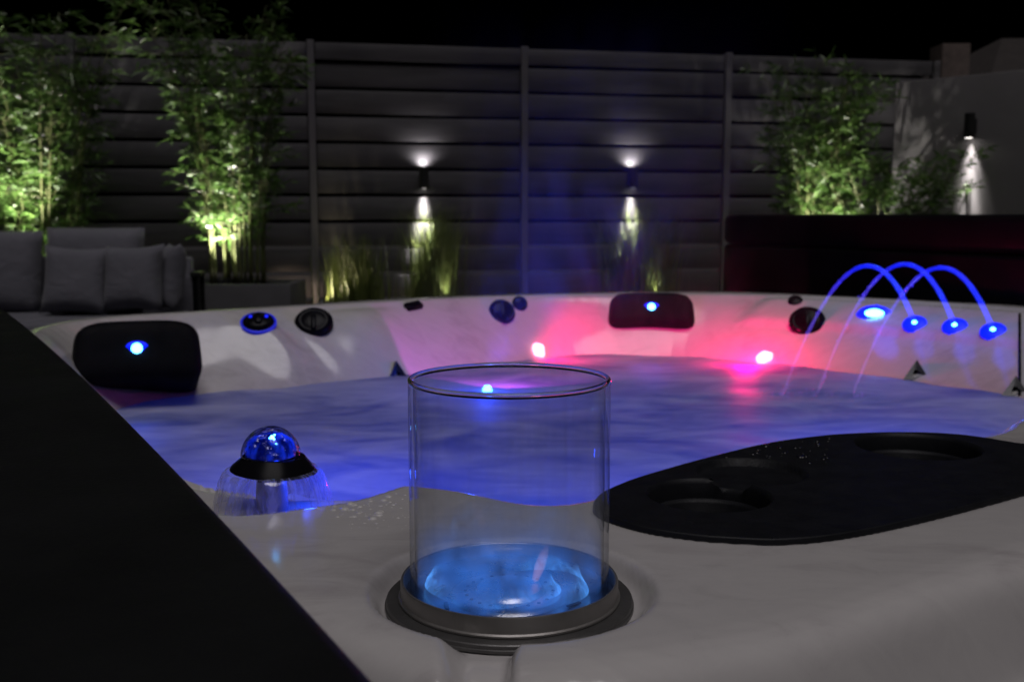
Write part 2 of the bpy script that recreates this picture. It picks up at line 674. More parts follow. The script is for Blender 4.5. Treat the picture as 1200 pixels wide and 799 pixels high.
tub = thing('hot_tub', 'large white hot tub filled with blue-lit foaming water across the foreground', 'hot tub')
gx = grid_axis([(-1.2, -.34, .012), (-.34, .56, .003), (.56, 1.62, .0095)])
gy = grid_axis([(.36, 1.10, .003), (1.10, 3.15, .0085)])
GX, GY = np.meshgrid(gx, gy)
GZ, gdo, gdt, gdw = shell_z(GX, GY)
shell = grid_mesh('shell', GX, GY, GZ, (gdo < .083) & (GZ > .46), M['shell'], tub)

# cabinet below the shell
cab = catmull([uv2xy(1.23 + (u - 1.23) * 1.01, 1.45 + (v - 1.45) * 1.01) for u, v in OUT_UV], 3)
cv = [(x, y, .10) for x, y in cab] + [(x, y, .64) for x, y in cab]
nc = len(cab)
pyobj('cabinet', cv, [(k, (k + 1) % nc, nc + (k + 1) % nc, nc + k) for k in range(nc)], M['cabinet'], tub, True, 40)


def on_shell(px, py):
    """Point of the shell seen through a photo pixel, with its normal."""
    d = ray(px, py)
    ts = np.linspace(.4, 4.2, 1900)
    X, Y, Zr = d.x * ts, d.y * ts, CAM_H + d.z * ts
    Z = shell_z(X, Y)[0]
    inside = np.nonzero(Zr < Z)[0]
    k = inside[0]
    for kk in inside:                    # skip the near rim when the ray passes on beyond it
        k = kk
        break
    a, b = ts[k - 1], ts[k]
    e = .004
    for _ in range(8):
        mth = (a + b) / 2
        zz = shell_z(np.array([d.x * mth]), np.array([d.y * mth]))[0][0]
        if CAM_H + d.z * mth < zz:
            b = mth
        else:
            a = mth
    p = Vector((d.x * b, d.y * b, CAM_H + d.z * b))
    q = np.array([p.x - e, p.x + e, p.x, p.x]), np.array([p.y, p.y, p.y - e, p.y + e])
    zz = shell_z(*q)[0]
    n = Vector((-(zz[1] - zz[0]) / (2 * e), -(zz[3] - zz[2]) / (2 * e), 1)).normalized()
    return p, n


def part_at(o, p, n, spin=0):
    m = frame(n).to_4x4()
    m.translation = p
    o.matrix_local = m @ Matrix.Rotation(spin, 4, 'Z')
    return o


# ---- headrest pillows with their LED
def headrest(px, py, W, H, facing, tilt, led=(0, 0), T=.035, off=.004, toward=0.0):
    p, n = on_shell(px, py)
    f = Vector((facing[0], facing[1], 0)).normalized()
    nn = (f * math.cos(tilt) + Vector((0, 0, 1)) * math.sin(tilt)).normalized()
    nu, nv = 33, 21
    V, Fc = [], []
    for j in range(nv):
        t = -1 + 2 * j / (nv - 1)
        for i in range(nu):
            s = -1 + 2 * i / (nu - 1)
            mm_ = max(abs(s), abs(t))
            th = math.atan2(t, s)
            cs, sn = math.cos(th), math.sin(th)
            rad_ = mm_ / (abs(cs) ** 4.2 + abs(sn) ** 4.2) ** (1 / 4.2)
            xs, ys = rad_ * cs, rad_ * sn
            x = W / 2 * xs * (1 - .04 * ys)
            y = H / 2 * ys + .10 * H * (1 - xs * xs) * max(0, -ys) - .03 * H * xs * xs
            z = T * max(0, 1 - mm_ ** 5) ** .45 + .018 * xs * xs - .006
            V.append((x, y, z))
    for j in range(nv - 1):
        for i in range(nu - 1):
            Fc.append((j * nu + i, j * nu + i + 1, (j + 1) * nu + i + 1, (j + 1) * nu + i))
    ring = [i for i in range(nu)] + [j * nu + nu - 1 for j in range(1, nv)] + [(nv - 1) * nu + i for i in range(nu - 2, -1, -1)] + [j * nu for j in range(nv - 2, 0, -1)]
    base = len(V)
    for r in ring:
        V.append((V[r][0] * .9, V[r][1] * .9, V[r][2] - .095 - toward * .6))
    m_ = len(ring)
    for k in range(m_):
        k2 = (k + 1) % m_
        Fc.append((ring[k], base + k, base + k2, ring[k2]))
    o = pyobj('headrest', V, Fc, M['black_pad'], tub)
    m = frame(nn).to_4x4()
    m.translation = p + nn * off + (Vector((0, 0, CAM_H)) - p).normalized() * toward
    o.matrix_local = m
    # eye shaped recess lens + bright core
    b = lathe_bm([(0, .0035), (.010, .003), (.017, .0015), (.020, 0), (.020, -.004)], 28)
    for v in b.verts:
        v.co.x *= 1.15 * (1 - .25 * (v.co.y < 0))
        v.co.y *= .62
    e = obj('light_lens', b, M['led_halo'], o)
    e.location = (led[0], led[1] + .001, T - .0065)
    b = lathe_bm([(0, .008), (.006, .0072), (.009, .004), (.0105, 0)], 24)
    c = obj('led', b, M['led_core'], o)
    c.location = (led[0], led[1] - .002, T - .0045)
    spot_lamp('headrest_light', (led[0], led[1], T + .012), (led[0], led[1] - .25, T + 1), BLUE, .45, 120, .6, o, .008)
    return o


headrest(163, 418, .240, .138, (.30, -1.0), R(20), (0.0, .006), off=.03, toward=.15)
headrest(763, 367, .236, .118, (-.10, -1.0), R(30), (0.0, .006))

# ---- black round diverter knob and its neighbours on the far left wall
def knob(name, px, py, r, mat, prof=None, sx=1.0, spin=0.0, lift=0.0, nmix=None):
    p, n = on_shell(px, py)
    if nmix is not None:
        n = (n + Vector(nmix)).normalized()
    prof = prof or [(0, .016), (.35, .0155), (.62, .013), (.70, .012), (.78, .0135), (.92, .010), (1.0, .004), (1.0, -.02)]
    b = lathe_bm([(a * r, z * r / .04) for a, z in prof], 40)
    for v in b.verts:
        v.co.x *= sx
    o = obj(name, b, mat, tub, True, 50)
    part_at(o, p + n * lift, n, spin)
    return o


TO_CAM = (0, -.5, .1)
k = knob('diverter_knob', 368, 381, .041, M['black_plastic'], nmix=(0, -1.0, .5), sx=1.12, lift=.010)
b = box_bm(-.006, .006, -.030, .012, .012, .021, .004)
obj('knob_lever', b, M['black_plastic'], k)
k = knob('air_control', 303, 378, .030, M['black_plastic'], sx=1.2, nmix=(0, -.2, .1))
b = lathe_bm([(.0305, .003), (.0345, .002), (.0345, -.004), (.0305, -.004)], 40)
for v in b.verts:
    v.co.x *= 1.2
obj('glow_ring', b, M['led_dim'], k)
b = box_bm(-.008, .008, -.014, .016, .010, .019, .004)
obj('knob_lever', b, M['black_plastic'], k)
for q in ((-.018, .010), (.018, .010)):
    e = obj('led', lathe_bm([(0, .0135), (.0035, .012), (.0045, .008)], 16), M['led_halo'], k)
    e.location = (q[0], q[1], .0)

# heart shaped pair of valves on the far wall
k = knob('valve_knob', 588, 366, .037, M['black_plastic'], nmix=TO_CAM, sx=1.0)
k['label'] = 'large dark teardrop valve knob on the far wall'
b = box_bm(-.008, .008, -.034, .010, .012, .022, .005)
obj('knob_lever', b, M['black_plastic'], k)
k = knob('valve_knob', 609, 356, .022, M['black_plastic'], nmix=TO_CAM)
k['label'] = 'small round valve knob beside the larger one'
# small black filter clip on the rim
p, n = on_shell(484, 360)
o = obj('rim_clip', box_bm(-.026, .026, -.012, .012, -.006, .012, .004), M['black_plastic'], tub)
part_at(o, p, n, R(10))
# right panel knobs
k = knob('diverter_knob', 946, 377, .043, M['black_plastic'], nmix=TO_CAM, sx=1.1)
b = box_bm(-.007, .007, -.032, .012, .012, .022, .005)
obj('knob_lever', b, M['black_plastic'], k)
knob('air_control', 932, 353, .020, M['black_plastic'], nmix=TO_CAM)


# triangular steel jets at the waterline
def jet(px, py, s=.8):
    p, n = on_shell(px, py)
    nn = (n + Vector((0, -.9, 0))).normalized()
    b = bmesh.new()
    pts = [(-.037, -.03), (.037, -.03), (0, .036)]
    top = [b.verts.new((x * s, y * s, .012)) for x, y in pts]
    mid = [b.verts.new((x * s * 1.15, y * s * 1.15, -.012)) for x, y in pts]
    hole = [b.verts.new((.013 * s * math.cos(a), -.008 * s + .013 * s * math.sin(a), .010)) for a in [R(90 + 20 * k) for k in range(18)]]
    deep = [b.verts.new((v.co.x * .8, v.co.y * .8, -.012)) for v in hole]
    for k in range(3):
        b.faces.new((mid[k], mid[(k + 1) % 3], top[(k + 1) % 3], top[k]))
    order = [2, 0, 1]                      # top corner matches angle 90
    for k in range(18):
        k2 = (k + 1) % 18
        seg = k // 6
        b.faces.new((hole[k], hole[k2], top[order[seg]]))
        b.faces.new((hole[k2], hole[k], deep[k], deep[k2]))
    for sgi in range(3):
        kk = (sgi * 6 + 6) % 18
        b.faces.new((top[order[sgi]], hole[kk], top[order[(sgi + 1) % 3]]))
    o = obj('jet_fitting', b, M['chrome'], tub, True, 25)
    part_at(o, p, nn)
    e = obj('jet_nozzle', lathe_bm([(0, -.004), (.006 * s, -.003), (.0125 * s, -.006), (.0125 * s, -.012)], 20), M['black_plastic'], o)
    e.location = (0, -.008 * s, .004)
    return o


jet(465, 438)
jet(1074, 437)
jet(1190, 457)


V, Fc = tube_arrays([on_shell(1195, y)[0] for y in range(368, 470, 8)], .0035, 6)
pyobj('panel_seam', V, Fc, M['black_plastic'], tub)


# pink corner lights
def pink(px, py, aim, spin):
    p, n = on_shell(px, py)
    nn = (n * .4 + Vector((aim[0], aim[1], .2)).normalized()).normalized()
    b = bmesh.new()
    q = [(1.3 * a, 1.3 * c) for a, c in ((-.011, -.012), (.013, -.016), (.014, .012), (-.004, .018), (-.012, .008))]
    lo = [b.verts.new((x * 1.05, y * 1.05, -.015)) for x, y in q]
    hi = [b.verts.new((x * .85, y * .85, .012)) for x, y in q]
    b.faces.new(hi)
    for k in range(5):
        b.faces.new((lo[k], lo[(k + 1) % 5], hi[(k + 1) % 5], hi[k]))
    bmesh.ops.bevel(b, geom=list(b.edges), offset=.003, segments=2, affect='EDGES')
    o = obj('corner_light', b, M['pink_core'], tub)
    part_at(o, p + nn * .002, nn, spin)
    o['label'] = 'glowing pink light at the waterline'
    return p, nn


pA, nA = pink(630, 411, (.3, -1), 0)
pB, nB = pink(895, 420, (-.8, -.6), R(-40))
spot_lamp('pink_light', pA + Vector((-.01, -.06, .025)), pA + Vector((.45, .0, .03)), PINK, 5.2, 150, .8, tub, .03)
point_lamp('pink_light', pB + Vector((-.06, -.06, .03)), PINK, 3.5, tub, .025)
spot_lamp('pink_beam', pA + nA * .03 + Vector((0, 0, .0)), pA + Vector((-.01, .06, .35)), (1, .06, .2), .9, 30, .6, tub, .008)

# blue water nozzles in the right wall
NOZ = []
for (px, py) in ((1072, 380.5), (1119, 383.5), (1164, 389)):
    p, n = on_shell(px, py)
    nn = (n + Vector((-.1, -.4, .1))).normalized()
    o = obj('water_nozzle', lathe_bm([(0, .007), (.013, .007), (.022, .005), (.029, .001), (.029, -.012)], 32), M['led_soft'], tub)
    part_at(o, p + nn * .002, nn)
    o['label'] = 'blue-lit oval nozzle throwing a water arc'
    e = obj('led', lathe_bm([(0, .006), (.004, .005), (.006, .002)], 16), M['led_core'], o)
    e.location = (0, 0, .005)
    point_lamp('nozzle_light', (0, 0, .045), BLUE, .045, o, .025)
    NOZ.append(p)
p, n = on_shell(1025, 368)
nn = (n + Vector((-.2, -.8, .1))).normalized()
b = lathe_bm([(0, .010), (.02, .009), (.034, .005), (.040, -.01)], 36)
bmesh.ops.scale(b, vec=(1.2, .70, 1), verts=b.verts)
o = obj('water_light', b, M['led_halo'], tub)
part_at(o, p, nn)
b = lathe_bm([(0, .008), (.014, .007), (.019, .001)], 24)
bmesh.ops.scale(b, vec=(1.25, .66, 1), verts=b.verts)
e = obj('led', b, M['led_core'], o)
e.location = (0, -.003, .008)
e = obj('led', lathe_bm([(0, .005), (.004, .004), (.0055, .001)], 16), M['led_halo'], o)
e.location = (.004, .018, .008)
point_lamp('water_light_lamp', (0, -.01, .07), BLUE, .13, o, .03)

# small blue LED at the waterline, seen through the glass
pl = at_z(571, 455, WZ + .004)
o = obj('waterline_light', lathe_bm([(0, .007), (.005, .006), (.008, .003), (.010, -.003), (.010, -.012)], 24), M['led_core'], tub)
o.location = pl
point_lamp('waterline_lamp', pl + Vector((0, -.01, .07)), BLUE, .9, tub, .01)

src = pl + Vector((.03, -.03, .085))
edge_dir = (on_shell(466, 412)[0] - src).normalized()
axis = Matrix.Rotation(R(-50), 3, 'Z') @ edge_dir
spot_lamp('added_purple_spot', src, src + axis, (.62, .07, .66), 4.2, 100, .06, tub, .005)  # added purple spot; its cone edge draws the purple cut-off on the wall

# underwater lights
for (u, v, pw) in ((.50, 1.35, 2.2), (.75, 1.05, 1.9), (1.05, 1.75, 1.0), (1.35, 1.15, 2.2), (1.6, 1.7, .3)):
    x, y = uv2xy(u, v)
    point_lamp('underwater_light', (x, y, .50), (.05, .10, 1.0), pw, tub, .05)

# ---- drinks tray with two cup holders
c1 = at_z(831, 584, RIM)
c2 = at_z(1075, 526.5, RIM)
c3 = at_z(880, 556, RIM)
CUPS = ((c1, .0495), (c2, .0580))
TX = grid_axis([(P_TRAY[:, 0].min() - .006, P_TRAY[:, 0].max() + .006, .0021)])
TY = grid_axis([(P_TRAY[:, 1].min() - .006, P_TRAY[:, 1].max() + .006, .0021)])
TGX, TGY = np.meshgrid(TX, TY)


def tray_d(X, Y):
    d = sdist(X, Y, P_TRAY)
    for c, rr_ in CUPS:
        d = np.minimum(d, np.hypot(X - c.x, Y - c.y) - rr_)
    return d


keep = tray_d(TGX, TGY) > -.0030
for j, i in zip(*np.nonzero(keep & (tray_d(TGX, TGY) < .0005))):     # snap the border onto the outlines
    q = np.array([TGX[j, i], TGY[j, i]])
    done = False
    for c, rr_ in CUPS:
        v = q - np.array([c.x, c.y])
        L = np.hypot(*v)
        if abs(L - rr_) < .004:
            TGX[j, i], TGY[j, i] = np.array([c.x, c.y]) + v / L * rr_
            done = True
    if done:
        continue
    e = np.roll(P_TRAY, -1, 0) - P_TRAY
    t = np.clip(((q - P_TRAY) * e).sum(1) / (e * e).sum(1), 0, 1)
    c = P_TRAY + e * t[:, None]
    TGX[j, i], TGY[j, i] = c[((c - q) ** 2).sum(1).argmin()]
TTOP = RIM + .0035


def tray_top(X, Y):
    r3 = np.hypot(X - c3.x, Y - c3.y)
    return TTOP - .007 * (1 - sstep(.0445, .047, r3)) * sstep(.003, .012, sdist(X, Y, P_TRAY))


TZ = tray_top(TGX, TGY)
tray = grid_mesh('drink_tray', TGX, TGY, TZ, keep, M['tray'], tub)
V, Fc = [], []
e = np.roll(P_TRAY, -1, 0) - np.roll(P_TRAY, 1, 0)
nrm2 = np.stack([e[:, 1], -e[:, 0]], 1) / np.hypot(e[:, 0], e[:, 1])[:, None]
if sdist(np.array([P_TRAY[0, 0] + nrm2[0, 0] * .003]), np.array([P_TRAY[0, 1] + nrm2[0, 1] * .003]), P_TRAY)[0] > 0:
    nrm2 = -nrm2
for off, dz in ((0, 0), (.0008, -.0004), (.0013, -.0014), (.0014, -.008)):
    V += [(x + n_[0] * off, y + n_[1] * off, TTOP + dz) for (x, y), n_ in zip(P_TRAY, nrm2)]
nt = len(P_TRAY)
for k in range(3):
    Fc += [(k * nt + i, k * nt + (i + 1) % nt, (k + 1) * nt + (i + 1) % nt, (k + 1) * nt + i) for i in range(nt)]
pyobj('tray_edge', V, Fc, M['tray'], tray)
for c, rr_ in CUPS:
    V, Fc = [], []
    seg = 72
    prof = [(rr_, 0), (rr_ - .0015, -.0012), (rr_ - .003, -.004), (rr_ - .0038, -.012), (rr_ - .006, -.013), (rr_ - .0075, -.015), (rr_ - .010, -.038), (rr_ - .014, -.043), (.001, -.043)]
    for pr, pz in prof:
        for k in range(seg):
            a = 2 * math.pi * k / seg
            x, y = c.x + pr * math.cos(a), c.y + pr * math.sin(a)
            zt = float(tray_top(np.array([x]), np.array([y]))[0]) if pz > -.011 else TTOP - .004
            V.append((x, y, min(zt, zt + pz)))
    for k in range(len(prof) - 1):
        Fc += [(k * seg + i, k * seg + (i + 1) % seg, (k + 1) * seg + (i + 1) % seg, (k + 1) * seg + i) for i in range(seg)]
    Fc.append(tuple((len(prof) - 1) * seg + i for i in range(seg)))
    pyobj('cup_holder', V, Fc, M['tray'], tray, True, 40)

# ---- fountain with its crystal dome
fb = at_z(315, 601, RIM - .013)
fp = Vector((fb.x, fb.y + .012, RIM - .014))
fo = obj('fountain', lathe_bm([(.0125, 0), (.0125, .016), (.0118, .024), (.0118, .034), (.0095, .035)], 32), basic('frosted_clear_plastic', (.30, .31, .40), .35, var=.1), tub)
fo.location = fp
fs = 1.0
brim = obj('brim', lathe_bm([(.004, .028), (.018, .0295), (.0315, .0322), (.0345, .0333), (.0335, .0352), (.027, .0415), (.0240, .0450), (.0228, .0452), (.0, .0435)], 48), M['black_plastic'], fo)
brim.rotation_euler = (0, R(4), 0)


def dome_mat():
    m = Mat('wet_crystal_dome')
    vo = m.n('TexVoronoi', feature='SMOOTH_F1')
    vo.inputs['Scale'].default_value = 190
    m.l(m.coord(), vo.inputs['Vector'])
    bp = m.bump(m.math('ADD', vo.outputs['Distance'], m.math('MULTIPLY', m.noise(m.coord((1, 1, .35)), 120, 4), .8)), .9, .004)
    lw = m.n('LayerWeight')
    lw.inputs[0].default_value = .45
    m.l(bp, lw.inputs['Normal'])
    tr = m.n('BsdfTransparent')
    m.l(m.ramp(lw.outputs['Facing'], [(0, (.92, .93, 1)), (.55, (.6, .62, .85)), (1, (.06, .06, .14))]), tr.inputs[0])
    gl = m.n('BsdfGlossy')
    gl.inputs['Roughness'].default_value = .06
    m.l(bp, gl.inputs['Normal'])
    mx = m.n('MixShader')
    m.l(m.math('ADD', m.math('MULTIPLY', m.math('POWER', lw.outputs['Facing'], 3.0), .5), .08), mx.inputs[0])
    m.l(tr.outputs[0], mx.inputs[1])
    m.l(gl.outputs[0], mx.inputs[2])
    m.l(mx.outputs[0], m.out.inputs[0])
    return m.m


dome = obj('crystal_dome', lathe_bm([(.0226, .0445)] + [(.0234 * math.cos(a), .0450 + .0235 * math.sin(a)) for a in np.linspace(0.03, math.pi / 2 - .06, 16)] + [(0, .0685)], 64), dome_mat(), fo)
# added milky diffuser standing in for blue caustics inside the dome
diffuser_m = Mat('milky_caustic_stand_in')
tl = diffuser_m.n('BsdfTranslucent')
diffuser_m.l(diffuser_m.ramp(diffuser_m.noise(diffuser_m.coord((1, 1, .5)), 95, 2, .5, .4), [(.40, (.03, .03, .06)), (.70, (.30, .32, .5))]), tl.inputs[0])
diffuser_m.l(tl.outputs[0], diffuser_m.out.inputs[0])
obj('added_diffuser', lathe_bm([(.0195, .0446), (.0200, .050), (.0175, .0565), (.011, .0615), (.004, .0632), (0, .0635)], 40), diffuser_m.m, fo)
point_lamp('fountain_lamp', (.004, .0, .0515), BLUE, .022, fo, .003)
core = bmesh.new()
for (cx, cy, cz, cr) in ((.0045, -.013, .0625, .0017), (.0062, -.0138, .0612, .0010), (.0030, -.0140, .0618, .0009), (.0078, -.0140, .0570, .0008), (.0066, -.0128, .0643, .0008)):
    join(core, lathe_bm([(0, -cr), (cr * .7, -cr * .7), (cr, 0), (cr * .7, cr * .7), (0, cr)], 8), Matrix.Translation((cx, cy, cz)))
obj('led', core, M['led_core'], fo)
for kx in (-.0068, .0082):
    e = obj('vent_slot', box_bm(-.0018, .0018, -.0014, .0014, -.0012, .0012, .0004), M['black_plastic'], fo)
    e.location = (kx, -.0092, .0262)
point_lamp('fountain_light', (.028, .006, .022), BLUE, .045, fo, .004)


def sheet_mat():
    m = Mat('falling_water_sheet')
    at = m.n('UVMap')
    mp = m.n('Mapping')
    mp.inputs['Scale'].default_value = (34, 1.1, 1)
    m.l(at.outputs[0], mp.inputs[0])
    nz = m.noise(mp.outputs[0], 1.0, 3, .6, .4)
    f = m.ramp(nz, [(.44, (.14,) * 3), (.64, (.75,) * 3)])
    tr = m.n('BsdfTransparent')
    di = m.n('BsdfTranslucent')
    di.inputs[0].default_value = (.55, .6, 1, 1)
    df = m.n('BsdfDiffuse')
    df.inputs[0].default_value = (.5, .52, .75, 1)
    a = m.n('MixShader')
    a.inputs[0].default_value = .5
    m.l(di.outputs[0], a.inputs[1])
    m.l(df.outputs[0], a.inputs[2])
    gl = m.n('BsdfGlossy')
    gl.inputs['Roughness'].default_value = .12
    a2 = m.n('MixShader')
    a2.inputs[0].default_value = .25
    m.l(a.outputs[0], a2.inputs[1])
    m.l(gl.outputs[0], a2.inputs[2])
    mx = m.n('MixShader')
    m.l(f, mx.inputs[0])
    m.l(tr.outputs[0], mx.inputs[1])
    m.l(a2.outputs[0], mx.inputs[2])
    m.l(mx.outputs[0], m.out.inputs[0])
    return m.m


def curtain():
    V, Fc, U = [], [], []
    seg, rows = 72, 12
    for j in range(rows):
        t = j / (rows - 1)
        for i in range(seg + 1):
            a = 2 * math.pi * i / seg
            wob = .0015 * math.sin(a * 9 + 1) * t + .0018 * math.sin(a * 5) * t
            r = .0343 + .0135 * t ** .62 + wob
            z = .0340 - .0350 * t ** 1.5
            V.append((r * math.cos(a), r * math.sin(a), z))
            U.append((i / seg, t))
    for j in range(rows - 1):
        for i in range(seg):
            Fc.append((j * (seg + 1) + i, j * (seg + 1) + i + 1, (j + 1) * (seg + 1) + i + 1, (j + 1) * (seg + 1) + i))
    o = pyobj('falling_water', V, Fc, sheet_mat(), fo)
    uvl = o.data.uv_layers.new(name='UVMap')
    for lp in o.data.loops:
        uvl.data[lp.index].uv = U[lp.vertex_index]
    return o


curtain()

# ------------------------------------------------------------------ water
wx = grid_axis([(-1.05, 1.35, .016)])
wy = grid_axis([(.66, 2.95, .014)])
WX, WY = np.meshgrid(wx, wy)
WZZ = np.full(WX.shape, WZ)
for k in range(26):
    lam = rng.uniform(.07, .45)
    an = rng.uniform(0, 2 * math.pi)
    ph = rng.uniform(0, 6.28)
    WZZ += .0006 * (lam / .45) * np.sin((WX * math.cos(an) + WY * math.sin(an)) * 2 * math.pi / lam + ph)
for px_ in (917, 957, 999):
    q_ = at_z(px_, 463, WZ)
    rq = np.hypot(WX - q_.x, WY - q_.y)
    WZZ += .004 * np.cos(rq / .022 * math.pi) * np.exp(-rq / .045)
wd = sdist(WX, WY, P_WAT)
water = grid_mesh('water', WX, WY, WZZ, (wd > -.05), M['water'])
tag(water, 'foaming blue-lit water inside the hot tub', None, None, 'structure')


# three arching jets of water
def arc_mat():
    m = Mat('water_jet_painted_glow')
    at = m.n('Attribute', attribute_name='along', attribute_type='GEOMETRY')
    nz = m.noise(m.coord(), 40, 3)
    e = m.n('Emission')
    m.l(m.ramp(at.outputs['Fac'], [(0, (.010, .03, 1.0)), (.5, (.004, .012, 1.0)), (.8, (.10, .05, .85)), (1, (.35, .14, .6))]), e.inputs[0])  # LED glow and reflected pink towards the end painted in as emission
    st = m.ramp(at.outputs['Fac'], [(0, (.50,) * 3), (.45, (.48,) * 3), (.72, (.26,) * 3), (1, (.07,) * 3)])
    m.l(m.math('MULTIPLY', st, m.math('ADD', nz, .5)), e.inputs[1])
    tr = m.n('BsdfTransparent')
    gl = m.n('BsdfGlossy')
    gl.inputs['Roughness'].default_value = .1
    lw = m.n('LayerWeight')
    lw.inputs[0].default_value = .35
    a = m.n('MixShader')
    m.l(m.math('MULTIPLY', lw.outputs['Fresnel'], .12), a.inputs[0])
    m.l(tr.outputs[0], a.inputs[1])
    m.l(gl.outputs[0], a.inputs[2])
    ad = m.n('AddShader')
    m.l(a.outputs[0], ad.inputs[0])
    m.l(e.outputs[0], ad.inputs[1])
    m.l(ad.outputs[0], m.out.inputs[0])
    return m.m


AM = arc_mat()
ends = [at_z(917, 463, WZ), at_z(957, 463, WZ), at_z(999, 463, WZ)]
apex = [311, 309, 313]
arc_lab = ['leftmost arching jet of blue-lit water, landing nearest the pink light', 'middle arching jet of blue-lit water crossing its two neighbours', 'rightmost arching jet of blue-lit water, from the outermost nozzle']
for p, q, ya, lb in zip(NOZ, ends, apex, arc_lab):
    p = p + Vector((-.002, -.002, .005))
    # ballistic arc: solve the apex height so that it shows at the photo's height
    mid = p.lerp(q, .44)
    z_ap = CAM_H - (ya - 252) / 1200 * mid.y * 1.0
    h1, h2 = z_ap - p.z, z_ap - q.z
    ta = math.sqrt(h1) / (math.sqrt(h1) + math.sqrt(h2))
    pts, rad = [], []
    N = 44
    for k in range(N + 1):
        t = k / N
        c = p.lerp(q, t)
        if t < ta:
            c.z = z_ap - h1 * ((ta - t) / ta) ** 2
        else:
            c.z = z_ap - h2 * ((t - ta) / (1 - ta)) ** 2
        pts.append(c)
        rad.append(.0064 - .0040 * t + (.0003 + .0009 * t * t) * math.sin(k * 1.7 + p.x * 40))
    V, Fc = tube_arrays(pts, rad, 12)
    al = [min(1, (i // 12) / N) for i in range(len(V))]
    for k in range(34):                       # drops that leave the stream and the splash where it lands
        t = random.uniform(.62, 1.0) if k < 16 else 1.0
        c = pts[int(t * N)] + Vector([random.gauss(0, .004 + .012 * (t == 1.0)) for _ in range(3)])
        c.z = max(c.z, WZ + .003)
        rr_ = random.uniform(.0010, .0024)
        o_ = len(V)
        V += [c + Vector(d) * rr_ for d in ((1, 0, 0), (-1, 0, 0), (0, 1, 0), (0, -1, 0), (0, 0, 1.3), (0, 0, -1.3))]
        Fc += [(o_ + a, o_ + b_, o_ + c_) for a, b_, c_ in ((0, 2, 4), (2, 1, 4), (1, 3, 4), (3, 0, 4), (2, 0, 5), (1, 2, 5), (3, 1, 5), (0, 3, 5))]
        al += [t * .93] * 6
    o = pyobj('water_arc', V, Fc, AM)
    at = o.data.attributes.new('along', 'FLOAT', 'POINT')
    at.data.foreach_set('value', al)
    tag(o, lb, 'water jet', 'arching water jets')

# ------------------------------------------------------------------ fire bowl
fire = thing('fire_bowl', 'tabletop fire bowl with clear glass cylinder and low blue flame in the corner recess', 'fire bowl', (BC.x - .0016, BC.y, RIM - .0121))
obj('flange', lathe_bm([(.055, 0), (.0742, 0), (.0750, .0008), (.0750, .0022), (.0742, .0026), (.0742, .0046), (.0736, .0052), (.0600, .0052)], 128), M['dark_steel'], fire, True, 30)
obj('ring', lathe_bm([(.0600, .0053), (.0664, .0053), (.0668, .0058), (.0668, .0068), (.0657, .0076), (.0655, .0085), (.0655, .0160), (.0650, .0170), (.0640, .0170), (.0634, .0162), (.0632, .008), (.0600, .006)], 128),
    M['steel'], fire, True, 30)
BOWL = basic('stainless_bowl', (.42, .42, .43), .30, 1.0, var=.1, nscale=20, bump=.1, bscale=120)
bowl = obj('burner_bowl', lathe_bm([(.0630, .0085), (.058, .0088), (.050, .0078), (.040, .0058), (.036, .0055), (.0345, .0070), (.032, .0078), (.022, .0078), (.0205, .0088), (.0195, .0105), (.017, .0112), (0, .0112)], 128), BOWL, fire, True, 30)
# burner holes as small dark rings of the disc
hb = bmesh.new()
for k in range(22):
    a = 2 * math.pi * k / 22
    t_ = lathe_bm([(0, .0002), (.0011, .0002), (.0012, -.0005)], 10)
    join(hb, t_, Matrix.Translation((.0265 * math.cos(a), .0265 * math.sin(a), .0079)))
obj('burner_hole', hb, M['lamp_black'], fire)['kind'] = 'stuff'
hb = bmesh.new()
for k in range(9):
    a = 2 * math.pi * k / 9 + .2
    t_ = box_bm(-.005, .005, -.0011, .0011, -.0005, .0003)
    join(hb, t_, Matrix.Translation((.043 * math.cos(a), .043 * math.sin(a), .0072)) @ Matrix.Rotation(a + 1.2, 4, 'Z'))
obj('vent_slot', hb, M['lamp_black'], fire)['kind'] = 'stuff'
GR, GT, G0, G1 = .0597, .0030, .0088, .1371
gb = lathe_bm([(GR, G0), (GR, G1 - .0015)], 128)
lathe_bm([(GR - GT, G1 - .0015), (GR - GT, G0)], 128, bm=gb)
gc = obj('glass_cylinder', gb, M['thin_glass'], fire)
rp = []
for k in range(17):
    a = 2 * math.pi * k / 16
    rp.append((GR - GT / 2 + (GT / 2 + .0002) * math.cos(a), G1 + (GT / 2 + .0002) * math.sin(a)))
obj('rim', lathe_bm(rp, 128), M['glass'], gc)


def flame_mat(col, strength, scale, lo, hi, hz, dist=1.5, pw=4.5):
    m = Mat('flame_gas')
    m.t.nodes.remove(m.b)
    tc = m.n('TexCoord')
    nz = m.noise(m.coord((1, 1, .6)), scale, 2, .5, dist)
    f = m.ramp(nz, [(lo, (0, 0, 0)), (hi, (1, 1, 1))])
    sp = m.n('SeparateXYZ')
    m.l(tc.outputs['Object'], sp.inputs[0])
    hgt = m.math('SUBTRACT', 1.0, m.math('DIVIDE', sp.outputs[2], hz), clamp=True)
    v = m.n('VolumePrincipled')
    v.inputs['Density'].default_value = 0
    v.inputs['Emission Color'].default_value = (*col, 1)
    m.l(m.math('MULTIPLY', m.math('MULTIPLY', f, m.math('POWER', hgt, pw)), strength), v.inputs['Emission Strength'])
    m.l(v.outputs[0], m.out.inputs['Volume'])
    return m.m


fl = obj('flame', lathe_bm([(0, 0), (.0555, 0), (.0555, .014), (.0550, .055), (.02, .062), (0, .062)], 48), flame_mat((.05, .24, 1.0), 34, 24, .36, .72, .062), fire)
fl.location = (0, 0, .0115)
